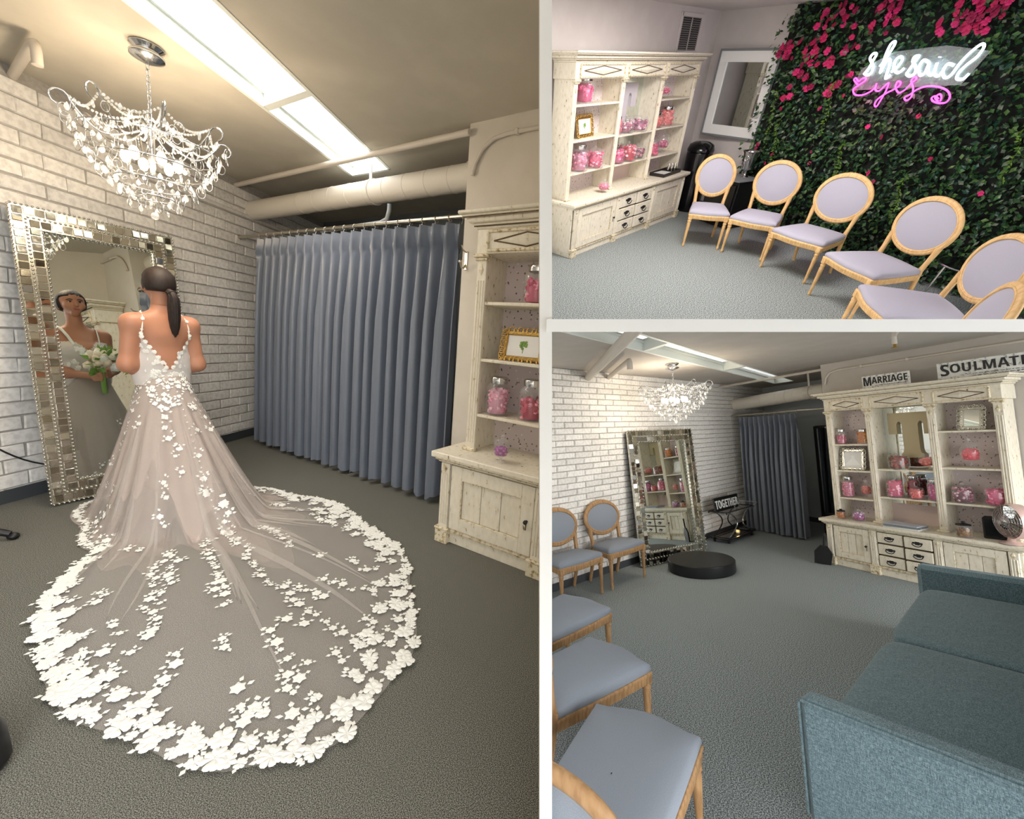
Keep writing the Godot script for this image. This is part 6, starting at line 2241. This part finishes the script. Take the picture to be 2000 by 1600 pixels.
	easel_frame("silver jewelled frame holding a mirror on the top right shelf", Vector3(-2.33, 1.748, z), -0.12, 0.20, 0.25, 0.035, M.silver, true, "mirror")
	jar("globe", "tall footed jar of pink lollies on the second right shelf", Vector3(-2.36, 1.33, z), 0.085, 0.33, 0.85, [[0.95, 0.35, 0.4], [0.96, 0.5, 0.55]], 0.036)
	jar("cookie", "round jar of brown and rose sweets on the third right shelf", Vector3(-2.46, 0.94, z), 0.095, 0.22, 1.0, [[0.45, 0.12, 0.2], [0.75, 0.4, 0.5], [0.9, 0.75, 0.8]], 0.026)
	jar("cookie", "round jar of hot pink sweets at the right of the third right shelf", Vector3(-2.20, 0.94, z), 0.095, 0.23, 1.0, [[0.93, 0.35, 0.55], [0.96, 0.55, 0.7]], 0.026)
	jar("canister", "amber jar with a black lid before the fan on the worktop", Vector3(-2.40, 0.605, -6.15), 0.07, 0.17, 0.75, [[0.55, 0.35, 0.12], [0.65, 0.45, 0.2]], 0.03)
	# magazines, black box, desk fan
	var mags := [["magazine with a pale cover at the bottom of the pile", 0.0], ["grey magazine in the middle of the pile", 0.1], ["glossy magazine on top of the pile", -0.06]]
	for k in 3:
		g = Geo.new()
		g.box(Vector3(0, 0.009, 0), Vector3(0.34, 0.016, 0.22), 0.003)
		metas(obj("magazine", g, [M.paper, M.grey_frame, M.glossy_cover][k], null, Vector3(-2.93, 0.606 + k * 0.018, -6.20), Basis(Vector3.UP, mags[k][1])), mags[k][0], "magazine", "magazines on the worktop")
	var bb := thing("speaker_box", "small black box behind the desk fan", "speaker", Vector3(-2.22, 0.605, -6.33), 0.2)
	g = Geo.new()
	g.box(Vector3(0, 0.11, 0), Vector3(0.17, 0.22, 0.12), 0.008)
	obj("case", g, M.black, bb)
	g = Geo.new()
	g.box(Vector3(0, 0.11, 0.062), Vector3(0.14, 0.19, 0.006), 0.002)
	obj("grille", g, M.black_gloss, bb)
	desk_fan(Vector3(-2.06, 0.605, -6.16), -0.62)
	lettered_board("weathered white sign lettered MARRIAGE on the cabinet top", Vector3(-3.29, 2.312, -6.35), Basis(Vector3.UP, 0.0), 0.50, 0.165, "MARRIAGE", M.sign_white, M.sign_ink, 0.085, 1)
	lettered_board("weathered white sign lettered SOULMATES on the cabinet top", Vector3(-2.54, 2.312, -6.35), Basis(Vector3.UP, 0.0), 0.80, 0.195, "SOULMATES", M.sign_white, M.sign_ink, 0.10, 2)
	# chairs: two against the bricks, three in front
	var grp := "grey round-backed chairs of the seating lounge"
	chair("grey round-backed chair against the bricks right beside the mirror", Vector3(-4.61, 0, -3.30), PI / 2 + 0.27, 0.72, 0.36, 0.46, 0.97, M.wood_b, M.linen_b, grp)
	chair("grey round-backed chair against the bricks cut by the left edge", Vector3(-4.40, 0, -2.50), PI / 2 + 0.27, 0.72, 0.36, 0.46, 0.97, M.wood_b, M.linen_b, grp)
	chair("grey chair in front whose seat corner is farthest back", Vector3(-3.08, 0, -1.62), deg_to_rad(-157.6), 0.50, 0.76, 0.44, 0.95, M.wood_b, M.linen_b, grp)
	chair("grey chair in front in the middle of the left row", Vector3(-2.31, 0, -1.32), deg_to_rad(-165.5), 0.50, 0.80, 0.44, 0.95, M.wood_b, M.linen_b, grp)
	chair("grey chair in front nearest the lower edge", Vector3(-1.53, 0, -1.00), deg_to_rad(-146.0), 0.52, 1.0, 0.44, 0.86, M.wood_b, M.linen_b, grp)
	sofa(Vector3(-1.755, 0, -3.325), deg_to_rad(-74.4), 2.92)
	bar_cart(Vector3(-5.40, 0, -6.28), 0.262)
	# black paddle leaning at the cabinet corner
	var pa := thing("dustpan", "black long-handled dustpan leaning against the cabinet corner", "dustpan", Vector3(-3.80, 0.0, -6.02), 0.5, "", Basis(Vector3.UP, 0.5) * Basis(Vector3.BACK, -0.12))
	g = Geo.new()
	g.slab(quad_poly([-0.09, 0, 0.09, 0, 0.10, -0.16, 0.04, -0.25, -0.04, -0.25, -0.10, -0.16]), -0.012, 0.012, Transform3D(Basis(Vector3.RIGHT, PI / 2), Vector3.ZERO))
	obj("pan", g, M.black, pa)
	g = Geo.new()
	g.tube([Vector3(0, 0.24, 0), Vector3(0, 0.42, 0)], 0.014, 8)
	obj("handle", g, M.black, pa)
	var hk := thing("wall_hook", "small hook on the wall edge left of the cabinet", "hook", Vector3(-3.90, 1.86, -6.6))
	g = Geo.new()
	g.tube([Vector3(0, 0.05, 0.005), Vector3(0, 0.0, 0.03), Vector3(0, -0.04, 0.05), Vector3(0, -0.02, 0.08)], 0.008, 6)
	obj("prong", g, M.nickel, hk)
	# tall black-framed mirror in the alcove
	var am := thing("alcove_mirror", "tall dark-framed mirror standing in the alcove behind the curtain", "mirror", Vector3(-4.50, 0.33, -7.75), 0.12)
	g = Geo.new()
	for s in [[-0.28, 0.76, 0.05, 1.55], [0.28, 0.76, 0.05, 1.55], [0, 0.02, 0.56, 0.05], [0, 1.52, 0.56, 0.05]]: g.box(Vector3(s[0], s[1], 0), Vector3(s[2], s[3], 0.04), 0.004)
	obj("frame", g, M.black, am)
	g = Geo.new()
	g.box(Vector3(0, 0.77, -0.01), Vector3(0.54, 1.48, 0.01))
	obj("glass", g, M.mirror, am)
	g = Geo.new()
	for s in [-0.25, 0.25]: g.box(Vector3(s, -0.16, 0), Vector3(0.05, 0.35, 0.05), 0.004)
	obj("legs", g, M.black, am)

func desk_fan(at: Vector3, turn: float) -> void:
	var t := thing("desk_fan", "pink desk fan with a chrome wire guard on the worktop", "fan", at, turn)
	var g := Geo.new()
	g.lathe([Vector2(0.0, 0), Vector2(0.09, 0), Vector2(0.09, 0.015), Vector2(0.03, 0.03), Vector2(0.025, 0.07), Vector2(0, 0.07)], 20)
	obj("base", g, M.pink_metal, t)
	var c := Vector3(0, 0.22, 0.0)
	var face := Basis(Vector3.RIGHT, PI / 2)
	g = Geo.new()
	g.lathe([Vector2(0.165, 0.02), Vector2(0.17, 0.0), Vector2(0.17, -0.09), Vector2(0.12, -0.13), Vector2(0, -0.14)], 30, c, face)
	obj("housing", g, M.pink_metal, t)
	g = Geo.new()
	for k in 6:
		var r := 0.03 + 0.025 * k
		var ring := []
		for i in 26: ring.append(c + Vector3(cos(TAU * i / 26) * r, sin(TAU * i / 26) * r, 0.045 - k * 0.004))
		g.tube(ring, 0.0022, 4, true)
	for i in 20:
		var a := TAU * i / 20
		g.tube([c + Vector3(cos(a) * 0.03, sin(a) * 0.03, 0.045), c + Vector3(cos(a) * 0.165, sin(a) * 0.165, 0.02)], 0.002, 4)
	obj("wire_guard", g, M.chrome, t)
	g = Geo.new()
	g.ball(c + Vector3(0, 0, 0.045), Vector3(0.03, 0.03, 0.012), 12)
	obj("hub_badge", g, M.chrome, t)
	for k in 4:
		g = Geo.new()
		var bs := Basis(Vector3.BACK, TAU * k / 4)
		g.grid([PackedVector3Array([c + bs * Vector3(0.02, -0.02, -0.01), c + bs * Vector3(0.02, 0.02, 0.0)]), PackedVector3Array([c + bs * Vector3(0.09, -0.055, -0.025), c + bs * Vector3(0.09, 0.045, 0.01)]), PackedVector3Array([c + bs * Vector3(0.145, -0.04, -0.02), c + bs * Vector3(0.145, 0.04, 0.005)])])
		obj("blade", g, M.chrome, t)

func sofa(at: Vector3, turn: float, L: float) -> void:
	var t := thing("sofa", "teal-grey woven two-seat sofa along the right side", "sofa", at, turn)
	var aw := 0.13
	var dp := 0.98
	var soft := func(g: Geo, lo: Vector3, hi: Vector3, r: float, puff: float) -> void:
		# cushion: rounded box with a slightly domed top
		var c := (lo + hi) / 2
		var h := (hi - lo) / 2
		var rows := []
		for j in 13:
			var v := -1.0 + j / 6.0
			var th := v * PI / 2
			var row := PackedVector3Array()
			for i in 48:
				var a := TAU * i / 48
				var sq := func(x: float) -> float: return signf(x) * pow(absf(x), 0.22)
				var cx: float = sq.call(cos(a))
				var cz: float = sq.call(sin(a))
				var rr: float = pow(cos(th), 0.22) if absf(v) < 0.999 else 0.0
				var yy: float = sq.call(sin(th))
				row.append(c + Vector3(cx * rr * h.x, yy * h.y + (puff * (1.0 - cx * cx * rr * rr) * (1.0 - cz * cz * rr * rr) if yy > 0 else 0.0), cz * rr * h.z))
			rows.append(row)
		g.grid(rows, true)
	var g := Geo.new()
	g.box(Vector3(0, 0.2, -dp / 2), Vector3(L - 0.04, 0.2, dp - 0.03), 0.02)
	obj("base", g, M.sofa, t)
	for k in 2:
		g = Geo.new()
		var x0 := -L / 2 + aw + k * (L - 2 * aw) / 2
		soft.call(g, Vector3(x0 + 0.004, 0.29, -0.76), Vector3(x0 + (L - 2 * aw) / 2 - 0.004, 0.455, -0.015), 0.03, 0.02)
		obj("seat_cushion", g, M.sofa, t)
	for s in [-1.0, 1.0]:
		g = Geo.new()
		g.box(Vector3(s * (L / 2 - aw / 2), 0.355, -dp / 2 + 0.02), Vector3(aw, 0.53, dp), 0.03)
		var o := obj("arm", g, M.sofa, t)
		g = Geo.new()
		for z in [0.018]:
			g.tube([Vector3(s * (L / 2 - 0.012), 0.12, z - 0.002), Vector3(s * (L / 2 - 0.012), 0.60, z - 0.002)], 0.006, 6)
			g.tube([Vector3(s * (L / 2 - 0.012), 0.608, z - 0.01), Vector3(s * (L / 2 - 0.012), 0.608, -dp + 0.05)], 0.006, 6)
		obj("piping", g, M.sofa, o)
	for k in 2:
		g = Geo.new()
		var x0 := -L / 2 + aw + k * (L - 2 * aw) / 2
		soft.call(g, Vector3(x0 + 0.002, 0.40, -0.94), Vector3(x0 + (L - 2 * aw) / 2 - 0.002, 0.88, -0.65), 0.05, 0.02)
		obj("back_cushion", g, M.sofa, t)
	g = Geo.new()
	g.box(Vector3(0, 0.48, -dp + 0.04), Vector3(L - 0.02, 0.74, 0.1), 0.03)
	obj("back_panel", g, M.sofa, t)
	for x in [-L / 2 + 0.08, L / 2 - 0.08]:
		for z in [-0.06, -dp + 0.08]:
			g = Geo.new()
			g.lathe([Vector2(0.018, 0), Vector2(0.028, 0.11), Vector2(0, 0.11)], 10, Vector3(x, 0, z))
			obj("leg", g, M.black, t)

func bar_cart(at: Vector3, skew: float) -> void:
	var t := thing("bar_cart", "black and chrome bar cart with curved legs against the bricks", "bar cart", at, skew)
	var L := 0.98
	var D := 0.30
	var g: Geo
	for y in [0.07, 0.48]:
		g = Geo.new()
		g.box(Vector3(0, y, 0), Vector3(D, 0.012, L), 0.004)
		var o := obj("shelf", g, M.black_gloss if y < 0.2 else M.glass, t)
		g = Geo.new()
		var r := [Vector3(-D / 2, y + 0.03, -L / 2), Vector3(D / 2, y + 0.03, -L / 2), Vector3(D / 2, y + 0.03, L / 2), Vector3(-D / 2, y + 0.03, L / 2)]
		for k in 4:
			g.tube([r[k], r[(k + 1) % 4]], 0.009, 6)
			g.tube([r[k] - Vector3(0, 0.03, 0), r[k]], 0.008, 6)
		obj("rail", g, M.black, o)
	for z in [-1.0, 1.0]:
		for x in [-1.0, 1.0]:
			g = Geo.new()
			var p := []
			for i in 15:
				var u := i / 14.0
				p.append(Vector3(x * D * 0.42, 0.09 + 0.42 * u, z * (0.40 - 0.30 * sin(u * PI))))
			g.tube(p, 0.011, 8)
			obj("curved_leg", g, M.chrome if x > 0 else M.black, t)
	g = Geo.new()
	g.tube([Vector3(D / 2, 0.5, -L / 2), Vector3(D / 2 + 0.03, 0.56, -L / 2 - 0.10), Vector3(-D / 2 + 0.0, 0.56, -L / 2 - 0.10), Vector3(-D / 2, 0.5, -L / 2)], 0.01, 6)
	obj("push_handle", g, M.chrome, t)
	for z in [-0.42, 0.42]:
		for x in [-0.12, 0.12]:
			g = Geo.new()
			g.tube([Vector3(x - 0.01, 0.03, z), Vector3(x + 0.01, 0.03, z)], 0.03, 12)
			obj("caster", g, M.black, t)
	var bs := Basis(Vector3.UP, skew)
	lettered_board("black sign with white letters reading TOGETHER on the bar cart", at + bs * Vector3(-0.06, 0.487, 0.44), bs * Basis(Vector3.UP, PI / 2) * Basis(Vector3.RIGHT, -0.14), 0.86, 0.23, "TOGETHER", M.black, M.paper, 0.135, -1)
	var cd := thing("tea_light", "lit glass tea light on the lower shelf of the bar cart", "candle", at + bs * Vector3(0.05, 0.077, -0.05), skew)
	g = Geo.new()
	g.lathe([Vector2(0, 0.003), Vector2(0.035, 0.0), Vector2(0.04, 0.06), Vector2(0.036, 0.06), Vector2(0.032, 0.006)], 14)
	obj("glass_cup", g, M.glass, cd)
	g = Geo.new()
	g.lathe([Vector2(0, 0.004), Vector2(0.028, 0.004), Vector2(0.028, 0.03), Vector2(0, 0.03)], 12)
	obj("wax", g, M.paper, cd)
	g = Geo.new()
	g.ball(Vector3(0, 0.046, 0), Vector3(0.006, 0.013, 0.006), 8)
	obj("flame", g, M.flame, cd)
	var l := OmniLight3D.new()
	l.name = "flame_light"
	l.light_color = c8(255, 190, 110)
	l.light_energy = 0.008
	l.light_size = 0.02
	l.shadow_enabled = true
	cd.add_child(l)
	l.position = Vector3(0, 0.046, 0)
	for k in 3:
		var gl := thing("cocktail_glass", ["clear cocktail glass left on the bar cart top", "clear cocktail glass in the middle of the bar cart top", "clear cocktail glass right on the bar cart top"][k], "glass", at + bs * Vector3(0.08, 0.487, 0.05 - 0.15 * k), skew, "glasses on the bar cart")
		g = Geo.new()
		g.lathe([Vector2(0.035, 0), Vector2(0.03, 0.004), Vector2(0.005, 0.01), Vector2(0.005, 0.07), Vector2(0.02, 0.09), Vector2(0.055, 0.14)], 14)
		obj("bowl_and_stem", g, M.glass, gl)
